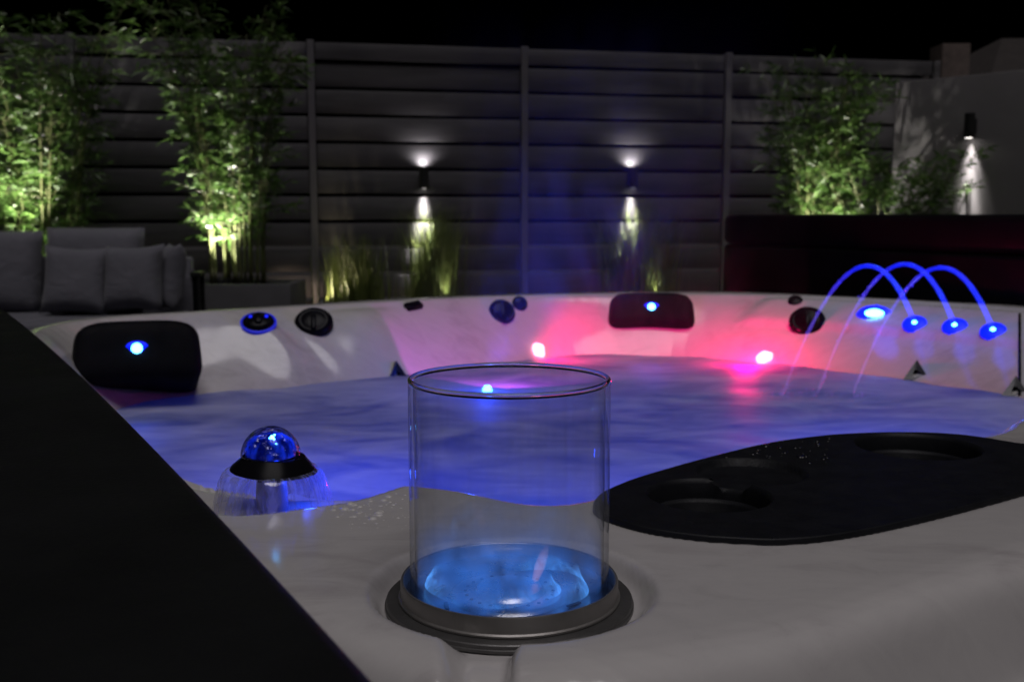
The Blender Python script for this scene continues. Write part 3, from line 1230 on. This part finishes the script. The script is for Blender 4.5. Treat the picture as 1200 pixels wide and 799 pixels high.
# thin bright tongues of flame
def tongue(a0, a1, r0, r1, h, mat):
    V, Fc, TF_ = [], [], []
    n = 18
    for k in range(n + 1):
        t = k / n
        a = a0 + (a1 - a0) * t
        r = r0 + (r1 - r0) * t + .003 * math.sin(t * 5)
        hh = h * math.sin(math.pi * t) ** .6
        for s, zz in ((0, 0), (1, .25), (2, .55), (3, 1)):
            V.append(((r - .004 * zz + .0015 * math.sin(3 * t + s)) * math.cos(a), (r - .004 * zz) * math.sin(a), .0100 + hh * zz))
            TF_.append(math.sin(math.pi * t) ** 1.3 * (1 - zz) ** .8 * (.35 + .65 * zz if s else .6))
    for k in range(n):
        for s in range(3):
            Fc.append((k * 4 + s, k * 4 + s + 1, k * 4 + s + 5, k * 4 + s + 4))
    return V, Fc, TF_


def tongue_mat():
    m = Mat('blue_flame_sheet')
    nz = m.noise(m.coord((1, 1, .5)), 150, 3, .6, 1.0)
    e = m.n('Emission')
    e.inputs[0].default_value = (.08, .36, 1, 1)
    lw = m.n('LayerWeight')
    lw.inputs[0].default_value = .5
    fd = m.n('Attribute', attribute_name='fade', attribute_type='GEOMETRY')
    fac = m.math('POWER', lw.outputs['Facing'], 2.0)
    m.l(m.math('MULTIPLY', m.math('MULTIPLY', m.math('ADD', fac, .25), fd.outputs['Fac']), m.math('MULTIPLY', m.ramp(nz, [(.30, (0, 0, 0)), (.68, (1, 1, 1))]), 2.2)), e.inputs[1])
    tr = m.n('BsdfTransparent')
    ad = m.n('AddShader')
    m.l(e.outputs[0], ad.inputs[0])
    m.l(tr.outputs[0], ad.inputs[1])
    m.l(ad.outputs[0], m.out.inputs[0])
    return m.m


TM = tongue_mat()
for a in ((2.5, 3.9, .050, .044, .012), (-.9, .5, .040, .050, .016), (4.0, 5.6, .036, .026, .010), (.2, 1.5, .046, .03, .012), (5.2, 6.6, .024, .034, .012)):
    v_, f_, t_f = tongue(*a, TM)
    o = pyobj('flame', v_, f_, TM, fire)
    o.data.attributes.new('fade', 'FLOAT', 'POINT').data.foreach_set('value', t_f)
to = obj('flame', lathe_bm([(0, 0), (.0022, .002), (.0034, .010), (.0030, .018), (.0014, .024), (0, .027)], 14), flame_mat((1, .42, .16), 42, 40, .2, .5, .03, pw=1.0), fire)
to.location = (.015, .004, .011)
to.rotation_euler = (R(-12), R(20), 0)

# ------------------------------------------------------------------ black spa covers
def slab(name, u0, u1, v0, v1, z0, z1, bevel, mat, parent=None, corner=.06, bow=0.0):
    """Rounded-corner slab given in tub axes."""
    b = bmesh.new()
    pts = []
    for cx, cy, a0 in ((u1 - corner, v1 - corner, 0), (u0 + corner, v1 - corner, 90), (u0 + corner, v0 + corner, 180), (u1 - corner, v0 + corner, 270)):
        for k in range(7):
            a = R(a0 + 15 * k)
            pts.append((cx + corner * math.cos(a), cy + corner * math.sin(a)))
        if cx == u1 - corner and cy == v0 + corner:      # subdivide the long inner edge so that it can bow
            pts += [(u1, v0 + corner + (v1 - v0 - 2 * corner) * q / 24) for q in range(1, 24)]
    rings = []
    prof = []
    for k in range(7):
        a = R(-90 + 15 * k)
        prof.append((bevel * (1 - math.cos(a)), z0 + bevel * (1 + math.sin(a))))
    for k in range(7):
        a = R(15 * k)
        prof.append((bevel * (1 - math.cos(a)), z1 - bevel * (1 - math.sin(a))))
    cu, cvv = (u0 + u1) / 2, (v0 + v1) / 2
    for inset, z in prof:
        ring = []
        for (x, y) in pts:
            sx = ((u1 - u0) / 2 - inset) / ((u1 - u0) / 2)
            sy = ((v1 - v0) / 2 - inset) / ((v1 - v0) / 2)
            vv = cvv + (y - cvv) * sy
            X, Y = uv2xy(cu + (x - cu) * sx + (bow * (1 - ((vv - .75) / .8) ** 2) if x > cu else 0), vv)
            ring.append(b.verts.new((X, Y, z)))
        rings.append(ring)
    n = len(pts)
    for A, B in zip(rings, rings[1:]):
        for k in range(n):
            b.faces.new((A[k], A[(k + 1) % n], B[(k + 1) % n], B[k]))
    b.faces.new(rings[-1])
    b.faces.new(rings[0][::-1])
    return obj(name, b, mat, parent, True, 40)


cov = thing('spa_cover', 'dark padded cover flap lying over the near left rim of the hot tub', 'spa cover')
slab('cover_panel', -.85, .093, -.45, 1.75, .905, 1.0, .010, M['cover'], cov, .05, .013)
V, Fc = tube_arrays([Vector((*uv2xy(.0, v), 1.0)) for v in np.linspace(-.42, 1.68, 30)], .0022, 6)
pyobj('seam', V, Fc, M['cover'], cov)
cov2 = thing('spa_cover', 'folded glossy black spa cover stacked behind the far right rim', 'spa cover')
slab('cover_panel', 2.42, 3.35, .2, 2.82, .80, 1.018, .012, M['black_cover'], cov2, .16)
slab('cover_panel', 2.42, 3.35, .2, 2.82, 1.021, 1.123, .022, M['black_cover'], cov2, .16)
obj('lift_arm', box_bm(2.9, 2.95, .0, .04, .1, .8, .006), M['lamp_black'], cov2)
cov2.children[-1].matrix_local = Matrix.Rotation(R(30), 4, 'Z')

# ------------------------------------------------------------------ ground, gravel bed
GZ0 = .10
def sheet(name, pts, z, mat, label, thick=0):
    b = bmesh.new()
    vs = [b.verts.new((x, y, z)) for x, y in pts]
    f = b.faces.new(vs)
    if thick:
        r = bmesh.ops.extrude_face_region(b, geom=[f])
        for g in r['geom']:
            if isinstance(g, bmesh.types.BMVert):
                g.co.z -= thick
    o = obj(name, b, mat, None, False)
    tag(o, label, None, None, 'structure')
    return o


sheet('ground', [(-90, -60), (90, -60), (90, 120), (-90, 120)], GZ0, M['paving'], 'dark paved terrace around the hot tub')
FA, FB = 8.0, .187                     # fence line: y = FA + FB * x


def on_fence(px, off=0.0):
    t = (px - 600) / 1200 / 1.0
    y = (FA - off) / (1 - FB * t)
    return Vector((t * y, y, 0))


def fpt(px, py, off=0.0):
    d = ray(px, py)
    t = (FA - off) / (d.y - FB * d.x)
    return Vector((d.x * t, d.y * t, CAM_H + d.z * t))


FDIR = Vector((1, FB, 0)).normalized()
FNRM = Vector((FDIR.y, -FDIR.x, 0))     # towards the camera
FROT = math.atan2(FDIR.y, FDIR.x)
BED = .45
sheet('gravel_bed', [(-8, FA - 8 * FB - .65), (6, FA + 6 * FB - .65), (6, FA + 6 * FB + .3), (-8, FA - 8 * FB + .3)], BED, M['gravel'], 'raised pale gravel bed along the foot of the fence', .4)

# ------------------------------------------------------------------ fence
fence = thing('slat_fence', 'tall dark grey horizontal board fence with pale metal posts across the back', 'fence', (0, FA, BED), FROT)
inv = fence.matrix_basis.inverted()


def fx(px):
    p = fpt(px, 200)
    return (Vector((p.x, p.y, 0)) - Vector((0, FA, 0))).dot(FDIR)


post_x = [fx(367) - 3.30, fx(367) - 1.66, fx(367), fx(614), fx(850)]
post_x.append(fx(1090))
post_x.insert(0, post_x[0] - 1.65)
TOPZ = fpt(490, 54).z
gap0 = fpt(490, 75).z
slat_z = []
zt = TOPZ
zb_ = gap0 + .012
slat_z.append((zb_, zt))
zz = gap0
while zz > BED + .1:
    slat_z.append((max(zz - .195 + .012, BED + .02), zz - .014))
    zz -= .195
for i in range(len(post_x)):
    hw = .026
    last = i == len(post_x) - 1
    o = obj('post', box_bm(-hw, hw, -.035, .035, -.3, TOPZ - BED + (.015 if not last else 0), .003, 1), M['post'] if not last else M['slat'], fence)
    o.location = (post_x[i], 0, 0)
mesh_cache = {}
for a, b_ in zip(post_x, post_x[1:]):
    L = b_ - a - .056
    for k, (z0, z1) in enumerate(slat_z):
        bm = box_bm(-L / 2, L / 2, -.011, .011, z0, z1, .004, 2)
        o = obj('slat', bm, M['slat'], fence)
        o.location = ((a + b_) / 2, .004 * math.sin(k * 2.1 + a), -BED)
        o.rotation_euler = (R(random.uniform(-.25, .25)), R(random.uniform(-.10, .10)), 0)


# ------------------------------------------------------------------ wall lamps
def wall_lamp(label, p, nrm, w, h, up, up_pw, dn_pw, cone_dn, cone_up, group='up and down wall lamps on the fence'):
    t = thing('wall_lamp', label, 'wall lamp', p, math.atan2(nrm.y, nrm.x) + R(90), group)
    # local -y points away from the wall
    obj('lamp_body', lathe_bm([(0, -h / 2 + .006), (w / 2 - .006, -h / 2 + .006), (w / 2 - .005, -h / 2), (w / 2, -h / 2), (w / 2, h / 2), (w / 2 - .005, h / 2), (w / 2 - .006, h / 2 - .006), (0, h / 2 - .006)], 28), M['lamp_black'], t, True, 35).location = (0, -.055, 0)
    obj('bracket', box_bm(-.03, .03, -.022, .0, -.05, .05, .004), M['lamp_black'], t)
    e = obj('lens', lathe_bm([(0, 0), (w / 2 - .008, 0), (w / 2 - .008, .002), (0, .002)], 24), M['white_lens'], t)
    e.location = (0, -.055, -h / 2 + .001)
    for off, reach, pw, cn in ((.028, .18, dn_pw * .30, 56), (.046, .34, dn_pw * 1.5, 44), (.060, .60, dn_pw * 4.4, cone_dn), (.080, 1.0, dn_pw * 8, cone_dn * .85)):
        spot_lamp('down_light', (0, -off, -h / 2 - .003), (0, .0, -h / 2 - reach), (1, .94, .90), pw, cn, .75, t, .008)
    if up:
        e = obj('lens', lathe_bm([(0, 0), (w / 2 - .008, 0), (w / 2 - .008, .002), (0, .002)], 24), M['white_lens'], t)
        e.location = (0, -.055, h / 2 - .003)
        spot_lamp('up_light', (0, -.050, h / 2 + .004), (0, .0, h / 2 + .12), (1, .94, .93), up_pw, cone_up, 1.0, t, .012)
    return t


pf = fpt(496, 209, .012)
wall_lamp('black up-and-down wall lamp on the fence left of the centre post', pf, FNRM, .070, .16, True, 5.6, 23, 38, 140)
pf = fpt(739.5, 209, .012)
wall_lamp('black up-and-down wall lamp on the fence right of the centre post', pf, FNRM, .070, .16, True, 5.6, 23, 38, 140)

# ------------------------------------------------------------------ rendered wall on the right
wa = at_y(1050, 97, 7.75)
wb = Vector((3.95, 6.55, 0))
wdir = (wb - Vector((wa.x, wa.y, 0))).normalized()
wn_ = Vector((wdir.y, -wdir.x, 0))
if wn_.y > 0:
    wn_ = -wn_
wl = 3.6
wall = obj('rendered_wall', box_bm(0, wl, 0, .22, 0, wa.z - GZ0, .006, 2), M['render'])
wall.location = (wa.x, wa.y, GZ0)
wall.rotation_euler = (0, 0, math.atan2(wdir.y, wdir.x))
tag(wall, 'smooth grey rendered garden wall at the right behind the bamboo', 'wall')
dd = ray(1140, 148)
tt_ = ((Vector((wa.x, wa.y, 0)) - Vector((0, 0, 0))).dot(wn_)) / Vector((dd.x, dd.y, 0)).dot(wn_)
pw_ = Vector((dd.x * tt_, dd.y * tt_, CAM_H + dd.z * tt_))
wall_lamp('black cylinder wall lamp shining down on the rendered wall', pw_, wn_, .07, .17, False, 0, 7.5, 28, 0, None)

# ------------------------------------------------------------------ neighbour's house in the dark
hs = thing('neighbour_house', 'barely visible dark house with a brown chimney beyond the right wall', 'house', (0, 0, 0))
obj('house_wall', box_bm(7.0, 15.0, 15.0, 22.0, GZ0, 3.0), M['roof'], hs, False)
b = bmesh.new()
vs = [b.verts.new(v) for v in ((6.7, 14.7, 3.0), (15.3, 14.7, 3.0), (15.3, 22.3, 3.0), (6.7, 22.3, 3.0), (8.6, 18.5, 4.2), (13.4, 18.5, 4.2))]
for f in ((0, 1, 5, 4), (1, 2, 5), (2, 3, 4, 5), (3, 0, 4), (3, 2, 1, 0)):
    b.faces.new([vs[i] for i in f])
obj('roof', b, M['roof'], hs, False)
ca, cb = at_y(1105, 51, 13.0), at_y(1138, 51, 13.0)
obj('chimney', box_bm(ca.x, cb.x, 13.0, 13.4, GZ0, ca.z, .01), M['brick'], hs)

# ------------------------------------------------------------------ plants
def leaf_cloud(name, spots, mat, parent, size=(.045, .105), width=.011):
    """spots: list of (point, direction). Each leaf is two bent quads + tip."""
    V, Fc, T = [], [], []
    for p, d in spots:
        L = random.uniform(*size)
        w = width * random.uniform(.7, 1.25)
        d = d.normalized()
        side = d.cross(Vector((random.uniform(-1, 1), random.uniform(-1, 1), random.uniform(-.3, 1)))).normalized()
        nrm = side.cross(d)
        bend = random.uniform(.05, .28) * L
        o = len(V)
        V += [p, p + d * L * .35 + side * w * .5 + nrm * .0, p + d * L * .35 - side * w * .5, p + d * L * .7 + side * w * .38 - Vector((0, 0, bend * .4)), p + d * L * .7 - side * w * .38 - Vector((0, 0, bend * .4)), p + d * L - Vector((0, 0, bend))]
        Fc += [(o, o + 2, o + 1), (o + 1, o + 2, o + 4, o + 3), (o + 3, o + 4, o + 5)]
        T += [random.random()] * 6
    ob = pyobj(name, V, Fc, mat, parent)
    at = ob.data.attributes.new('tint', 'FLOAT', 'POINT')
    at.data.foreach_set('value', T)
    return ob


def bamboo(label, base, h, rx, ry, ncul, nbr, lean=.18, top_spread=1.0, low=.16, culm_r=.010):
    t = thing('bamboo', label, 'bamboo', base, 0, 'clumps of uplit bamboo')
    spots = []
    tw = bmesh.new()
    TV, TF = [], []
    for c in range(ncul):
        a = random.uniform(0, 2 * math.pi)
        rr = math.sqrt(random.random())
        p0 = Vector((rx * .45 * rr * math.cos(a), ry * .6 * rr * math.sin(a), 0))
        hh = h * random.uniform(.58, 1.0)
        out = Vector((math.cos(a) * rx, math.sin(a) * ry, 0)) * random.uniform(.25, 1.0) * top_spread
        pts = []
        N = 12
        for k in range(N + 1):
            s = k / N
            pts.append(p0 + out * (s ** 2.2) + Vector((0, 0, hh * (s - .10 * s ** 4))) + Vector((random.uniform(-.006, .006), random.uniform(-.006, .006), 0)))
        V, Fc = tube_arrays(pts, [culm_r * (1 - .8 * k / N) for k in range(N + 1)], 6)
        pyobj('culm', V, Fc, M['culm'], t)
        for bnum in range(nbr):
            s = low + (1 - low) * random.random() ** .85
            k = min(int(s * N), N - 1)
            p = pts[k].lerp(pts[k + 1], s * N - k)
            an = random.uniform(0, 2 * math.pi)
            bl = random.uniform(.10, .34) * (1.15 - .5 * s)
            bd = Vector((math.cos(an), math.sin(an), random.uniform(.2, 1.0))).normalized()
            q = p + bd * bl + Vector((0, 0, -.25 * bl))
            v2, f2 = tube_arrays([p, p.lerp(q, .5) + Vector((0, 0, .03 * bl)), q], [.0022, .0016, .0008], 3, False)
            o_ = len(TV)
            TV += v2
            TF += [tuple(i + o_ for i in f) for f in f2]
            nl = random.randint(6, 11)
            for m_ in range(nl):
                u = random.uniform(.25, 1.0)
                r_ = p.lerp(q, u)
                ld = (bd + Vector((random.uniform(-1, 1), random.uniform(-1, 1), random.uniform(-.9, .35))) * 1.0)
                spots.append((r_, ld))
    tg = pyobj('twigs', TV, TF, M['culm'], t)
    tg['kind'] = 'stuff'
    lf = leaf_cloud('foliage', spots, M['leaf'], t)
    lf['kind'] = 'stuff'
    return t


def uplight(label, p, target, pw, cone, col=(1.0, .95, .86), blend=.8):
    t = thing('garden_spotlight', label, 'spotlight', p, 0, 'garden uplighters')
    d = (Vector(target) - Vector(p)).normalized()
    q = d.to_track_quat('Z', 'Y').to_matrix().to_4x4()
    b = lathe_bm([(0, 0), (.022, 0), (.024, .004), (.024, .055), (.021, .055), (.020, .047), (0, .047)], 24)
    o = obj('housing', b, M['lamp_black'], t, True, 35)
    o.matrix_local = q
    e = obj('lens', lathe_bm([(0, .0495), (.019, .0492), (.0195, .048)], 20), M['warm_lens'], t)
    e.matrix_local = q
    obj('spike', lathe_bm([(0, -.12), (.006, -.05), (.006, .0)], 10), M['lamp_black'], t)
    spot_lamp('spot_beam', d * .065, d * 2, col, pw, cone, blend, t, .012)
    return t


# middle bamboo in its planter
pb = at_y(262, 336, 6.75)
plx0, plx1 = at_y(206, 333, 6.5).x, at_y(340, 333, 6.5).x
pz = at_y(300, 333, 6.5).z
plt = thing('planter', 'low rectangular grey planter holding the middle bamboo', 'planter', ((plx0 + plx1) / 2, 6.75, GZ0))
W_, D_, H_ = (plx1 - plx0) / 2, .25, pz - GZ0
for nm, bx in (('planter_side', (-W_, W_, -D_, -D_ + .03)), ('planter_side', (-W_, W_, D_ - .03, D_)), ('planter_side', (-W_, -W_ + .03, -D_ + .0305, D_ - .0305)), ('planter_side', (W_ - .03, W_, -D_ + .0305, D_ - .0305))):
    obj(nm, box_bm(*bx, 0, H_, .004), M['planter'], plt)
obj('soil', box_bm(-W_ + .031, W_ - .031, -D_ + .031, D_ - .031, .02, H_ - .04), M['soil'], plt)
bamboo('tall dense bamboo growing from the grey planter, lit from below', (pb.x + .08, 6.78, pz - .05), 2.15, .46, .24, 18, 38, top_spread=1.0, low=.20)
uplight('small uplighter at the foot of the planter bamboo', (at_y(258, 334, 6.55).x, 6.56, pz - .03), (at_y(252, 200, 6.78).x, 6.80, 1.95), 250, 60)
uplight('added second small uplighter brightening the planter bamboo canes', (at_y(267, 334, 6.68).x, 6.66, pz - .03), (at_y(262, 200, 6.9).x, 6.90, 2.0), 45, 66)  # extra lamp added to light the canes and the fence behind

# left bamboo behind the sofa
lb = at_y(48, 270, 6.95)
bamboo('very tall bamboo at the left edge behind the sofa', (lb.x - .02, 6.95, BED - .05), 2.45, .60, .20, 24, 38, top_spread=.95)
uplight('bright uplighter hidden behind the sofa at the left bamboo', (at_y(20, 300, 6.5).x, 6.42, .70), (at_y(25, 150, 7.0).x, 6.98, 1.70), 330, 50)
uplight('added second uplighter among the canes of the left bamboo', (at_y(45, 300, 6.85).x, 6.84, .55), (at_y(45, 150, 7.1).x, 7.10, 2.0), 90, 70)  # extra lamp added to brighten the left clump

# right bamboo
rb = at_y(958, 245, 7.2)
bamboo('taller of the two uplit bamboos in the corner by the rendered wall', (rb.x, 7.32, BED), 1.98, .40, .22, 18, 40, top_spread=.9)
rb = at_y(1036, 245, 7.2)
bamboo('low bushy bamboo between the taller corner bamboo and the rendered wall', (rb.x, 7.25, BED), 1.38, .42, .22, 14, 32, top_spread=1.1)
uplight('uplighter below the bamboo beside the rendered wall', (at_y(968, 280, 6.9).x, 6.75, BED + .12), (at_y(966, 120, 7.3).x, 7.32, 1.60), 260, 44)
uplight('added second uplighter among the canes of the corner bamboo', (at_y(975, 280, 7.2).x, 7.16, BED + .02), (at_y(1000, 120, 7.5).x, 7.50, 2.0), 170, 90)  # extra lamp added to brighten the corner clumps


# ornamental grasses
def grass(label, base, h, r, n, lean=.5):
    V, Fc, T = [], [], []
    for k in range(n):
        a = random.uniform(0, 2 * math.pi)
        p0 = Vector((random.gauss(0, r * .28), random.gauss(0, r * .28), 0))
        L = h * random.uniform(.45, 1.0)
        ln = random.uniform(.05, lean)
        d = Vector((math.cos(a), math.sin(a), 0))
        side = Vector((-d.y, d.x, 0))
        w = random.uniform(.003, .0065)
        o = len(V)
        N = 5
        for i in range(N + 1):
            s = i / N
            c = p0 + d * ln * L * s ** 1.8 + Vector((0, 0, L * (s - .22 * ln * s ** 3)))
            V += [c - side * w * (1 - s * .9), c + side * w * (1 - s * .9)]
            T += [min(1, .2 + .6 * random.random())] * 2
        for i in range(N):
            Fc.append((o + 2 * i, o + 2 * i + 1, o + 2 * i + 3, o + 2 * i + 2))
    ob = pyobj('ornamental_grass', V, Fc, M['grassblade'])
    at = ob.data.attributes.new('tint', 'FLOAT', 'POINT')
    at.data.foreach_set('value', T)
    ob.location = base
    tag(ob, label, 'grass clump', 'ornamental grass clumps')
    return ob


def bed_pt(px, off):
    p = on_fence(px, off)
    return Vector((p.x, p.y, BED))


g1 = bed_pt(417, .42)
grass('yellowish grass clump nearest the planter, lit warm from its left', g1, .58, .34, 620, .42)
g2 = bed_pt(511, .15)
grass('green grass clump under the left fence lamp', g2, .80, .28, 760, .36)
g3 = bed_pt(750, .17)
grass('broad dark grass clump under the right fence lamp', g3, .85, .42, 900, .42)
uplight('warm uplighter hidden left of the yellowish grass clump', g1 + Vector((-.22, -.30, .03)), g1 + Vector((-.02, .02, .35)), 9, 80, (1.0, .84, .52))
uplight('added unseen uplighter brightening the grass below the left lamp', g2 + Vector((.10, -.26, .02)), g2 + Vector((.05, .02, .40)), 5, 60, (1.0, .95, .82))  # unseen lamp added so that the left clump shows green
uplight('added unseen uplighter brightening the grass below the right lamp', g3 + Vector((.10, -.30, .02)), g3 + Vector((.05, .02, .40)), 5, 60, (1.0, .95, .82))  # unseen lamp added so that the right clump shows green
uplight('uplighter hidden at the foot of the planter facing the gravel', bed_pt(352, .5) + Vector((0, 0, .10)), bed_pt(345, .1) + Vector((0, 0, .0)), 3, 90, (1.0, .72, .5))

# ------------------------------------------------------------------ sofa
def cushion_bm(w, h, t, puff=1.0, pinch=.05, n=14):
    b = bmesh.new()
    rows = {}
    for side in (1, -1):
        for j in range(n + 1):
            v = -1 + 2 * j / n
            for i in range(n + 1):
                u = -1 + 2 * i / n
                edge = i in (0, n) or j in (0, n)
                if side == -1 and edge:
                    rows[(side, i, j)] = rows[(1, i, j)]
                    continue
                prof = ((1 - u ** 4) * (1 - v ** 4)) ** .5
                x = w / 2 * u * (1 - pinch * (1 - v * v))
                z = h / 2 * v * (1 - pinch * (1 - u * u))
                rows[(side, i, j)] = b.verts.new((x, side * t / 2 * prof * puff, z))
    for side in (1, -1):
        for j in range(n):
            for i in range(n):
                q = [rows[(side, i, j)], rows[(side, i + 1, j)], rows[(side, i + 1, j + 1)], rows[(side, i, j + 1)]]
                b.faces.new(q if side == -1 else q[::-1])
    return b


SY = 6.0
seat_z = at_y(100, 366, SY).z
x0, x1 = at_y(-260, 300, SY).x, at_y(222, 300, SY).x
sofa = thing('sofa', 'grey outdoor sofa with thick back cushions at the left', 'sofa', ((x0 + x1) / 2, SY, GZ0))
hw = (x1 - x0) / 2
sz = seat_z - GZ0
obj('frame', box_bm(-hw, hw, -.62, .22, .06, sz - .16, .01), M['fabric'], sofa)
obj('frame_back', box_bm(-hw, hw - .04, .14, .22, sz - .159, sz + .32, .02), M['fabric'], sofa)
for k in range(3):
    a = -hw + .02 + k * (2 * hw - .04) / 3
    obj('seat_cushion', box_bm(a + .004, a + (2 * hw - .04) / 3 - .004, -.64, .13, sz - .158, sz, .03, 3), M['fabric'], sofa)
for sx in (-1, 1):
    for sy in (-.58, .16):
        obj('leg', box_bm(sx * (hw - .08) - .025, sx * (hw - .08) + .025, sy, sy + .05, 0, .0595), M['lamp_black'], sofa)


def place_cushion(name, px0, px1, py0, py1, y, t, parent=None, rx=-10, rz=0, label=None, group=None, pinch=.05):
    a, b_ = at_y(px0, py0, y), at_y(px1, py1, y)
    w, h = b_.x - a.x, a.z - b_.z
    bm = cushion_bm(w, h, t, 1.0, pinch)
    o = obj(name, bm, M['fabric'], parent, True, 80)
    c = (a + b_) / 2
    o.location = c if parent is None else c - Vector(parent.location)
    o.rotation_euler = (R(rx), R(random.uniform(-4, 4)) if label else 0, R(rz))
    if label:
        tag(o, label, 'cushion', group)
    return o


place_cushion('back_cushion', -190, -70, 270, 368, SY + .06, .20, sofa, pinch=.01)
place_cushion('back_cushion', -68, 52, 270, 368, SY + .06, .20, sofa, pinch=.01)
place_cushion('back_cushion', 51, 171, 266, 368, SY + .06, .20, sofa, pinch=.01)
place_cushion('throw_cushion', 48, 129, 287, 369, SY - .16, .15, None, -14, 6, 'darker grey throw cushion, leftmost of the three on the sofa', 'throw cushions on the sofa', pinch=.10)
place_cushion('throw_cushion', 117, 196, 286, 366, SY - .14, .17, None, -12, -8, 'plump grey throw cushion, middle of the three on the sofa', 'throw cushions on the sofa', pinch=.10)
place_cushion('throw_cushion', 180, 220, 284, 364, SY - .02, .14, None, -10, -50, 'grey throw cushion turned sideways at the sofa end', 'throw cushions on the sofa', pinch=.10)

# black lantern between sofa and planter
la, lb_ = at_y(217, 318, 6.2), at_y(238, 362, 6.2)
lt = thing('lantern', 'small black box lantern between the sofa and the planter', 'lantern', ((la.x + lb_.x) / 2, 6.2, GZ0))
hh = la.z - GZ0
lw = (lb_.x - la.x) / 2
obj('lantern_base', box_bm(-lw, lw, -lw, lw, 0, hh - .28, .005), M['lamp_black'], lt)
for sx in (-1, 1):
    for sy in (-1, 1):
        cx_, cy_ = sx * (lw - .008), sy * (lw - .008)
        obj('lantern_corner', box_bm(cx_ - .008, cx_ + .008, cy_ - .008, cy_ + .008, hh - .2795, hh - .03), M['lamp_black'], lt)
obj('lantern_lid', box_bm(-lw - .005, lw + .005, -lw - .005, lw + .005, hh - .0295, hh, .006), M['lamp_black'], lt)
obj('lantern_pane', box_bm(-lw + .012, lw - .012, -lw + .012, lw - .012, hh - .279, hh - .031), M['black_plastic'], lt)

# ------------------------------------------------------------------ drops of water on the rim and the tray
def drops(name, label, pts, mat):
    bm = bmesh.new()
    for (x, y, z, r) in pts:
        t_ = lathe_bm([(r, 0), (r * .93, r * .18), (r * .7, r * .34), (r * .38, r * .43), (0, r * .46)], 10)
        join(bm, t_, Matrix.Translation((x, y, z)) @ Matrix.Rotation(random.uniform(0, 3), 4, 'Z') @ Matrix.Diagonal((1, random.uniform(.75, 1.3), 1, 1)))
    o = obj(name, bm, mat, None, True, None)
    tag(o, label, None, None, 'stuff')
    return o


pts = []
for k in range(90):
    px = 385 + 75 * random.random() + random.gauss(0, 12)
    py = 592 + random.gauss(0, 10)
    q = at_z(px, py, RIM)
    if sdist(np.array([q.x]), np.array([q.y]), LEDGE)[0] > -.004:
        continue
    pts.append((q.x, q.y, RIM - .0002, math.exp(random.uniform(math.log(.0004), math.log(.0034)))))
for k in range(60):
    q = at_z(random.uniform(400, 480), random.uniform(575, 620), RIM)
    if sdist(np.array([q.x]), np.array([q.y]), LEDGE)[0] > -.004 or sdist(np.array([q.x]), np.array([q.y]), P_TOP)[0] > -.012:
        continue
    pts.append((q.x, q.y, RIM - .0002, random.uniform(.0004, .0014)))
drops('rim_drops', 'small water drops scattered on the white rim by the fountain', pts, basic('wet_white_drop', (.62, .60, .59), .06, var=.03))
pts = []
for k in range(70):
    q = at_z(random.uniform(850, 975), random.uniform(515, 548), RIM)
    d_ = sdist(np.array([q.x]), np.array([q.y]), P_TRAY)[0]
    if d_ < .006 or (q - c3).length < .050 or (q - c2).length < .062 or (q - c1).length < .056:
        continue
    pts.append((q.x, q.y, RIM + .0033, math.exp(random.uniform(math.log(.0006), math.log(.0036)))))
drops('tray_drops', 'water drops beading on the black drinks tray', pts, basic('wet_black_drop', (.012, .012, .016), .05, var=.05))

# ------------------------------------------------------------------ steam over the far side of the water
def steam_mat(zc0, zc1):
    m = Mat('steam')
    m.t.nodes.remove(m.b)
    tc = m.n('TexCoord')
    g = tc.outputs['Generated']
    sp = m.n('SeparateXYZ')
    m.l(g, sp.inputs[0])
    def fall(c):
        d = m.math('ABSOLUTE', m.math('MULTIPLY', m.math('SUBTRACT', c, .5), 2.0))
        return m.math('POWER', m.math('SUBTRACT', 1.0, m.math('MULTIPLY', d, d), clamp=True), 1.6)
    nz = m.noise(m.coord((1.0, 1.0, .45)), 5.5, 5, .6, 2.2)
    f = m.ramp(nz, [(.49, (0, 0, 0)), (.68, (1, 1, 1))])
    zf = m.math('POWER', m.math('SUBTRACT', 1.0, sp.outputs[2], clamp=True), 1.2)
    d = m.math('MULTIPLY', m.math('MULTIPLY', fall(sp.outputs[0]), fall(sp.outputs[1])), m.math('MULTIPLY', f, zf))
    v = m.n('VolumePrincipled')
    v.inputs['Color'].default_value = (.95, .95, 1, 1)
    v.inputs['Anisotropy'].default_value = .15
    low = m.ramp(sp.outputs[2], [(.04, (.12,) * 3), (.22, (1, 1, 1))])
    m.l(m.math('MULTIPLY', m.math('MULTIPLY', d, low), .66), v.inputs['Density'])
    m.l(v.outputs[0], m.out.inputs['Volume'])
    return m.m


st = obj('steam', box_bm(-.30, .74, 2.0, 2.85, WZ + .02, 1.62), steam_mat(0, 1), None, False)
tag(st, 'faint blue and pink steam rising off the water', None, None, 'stuff')
spot_lamp('added_steam_spot', pl + Vector((.0, .0, .03)), pl + Vector((.36, .30, .75)), (.02, .05, 1.0), 66.0, 84, 1.0, tub, .012)  # strong blue spot added at the waterline LED to light the steam
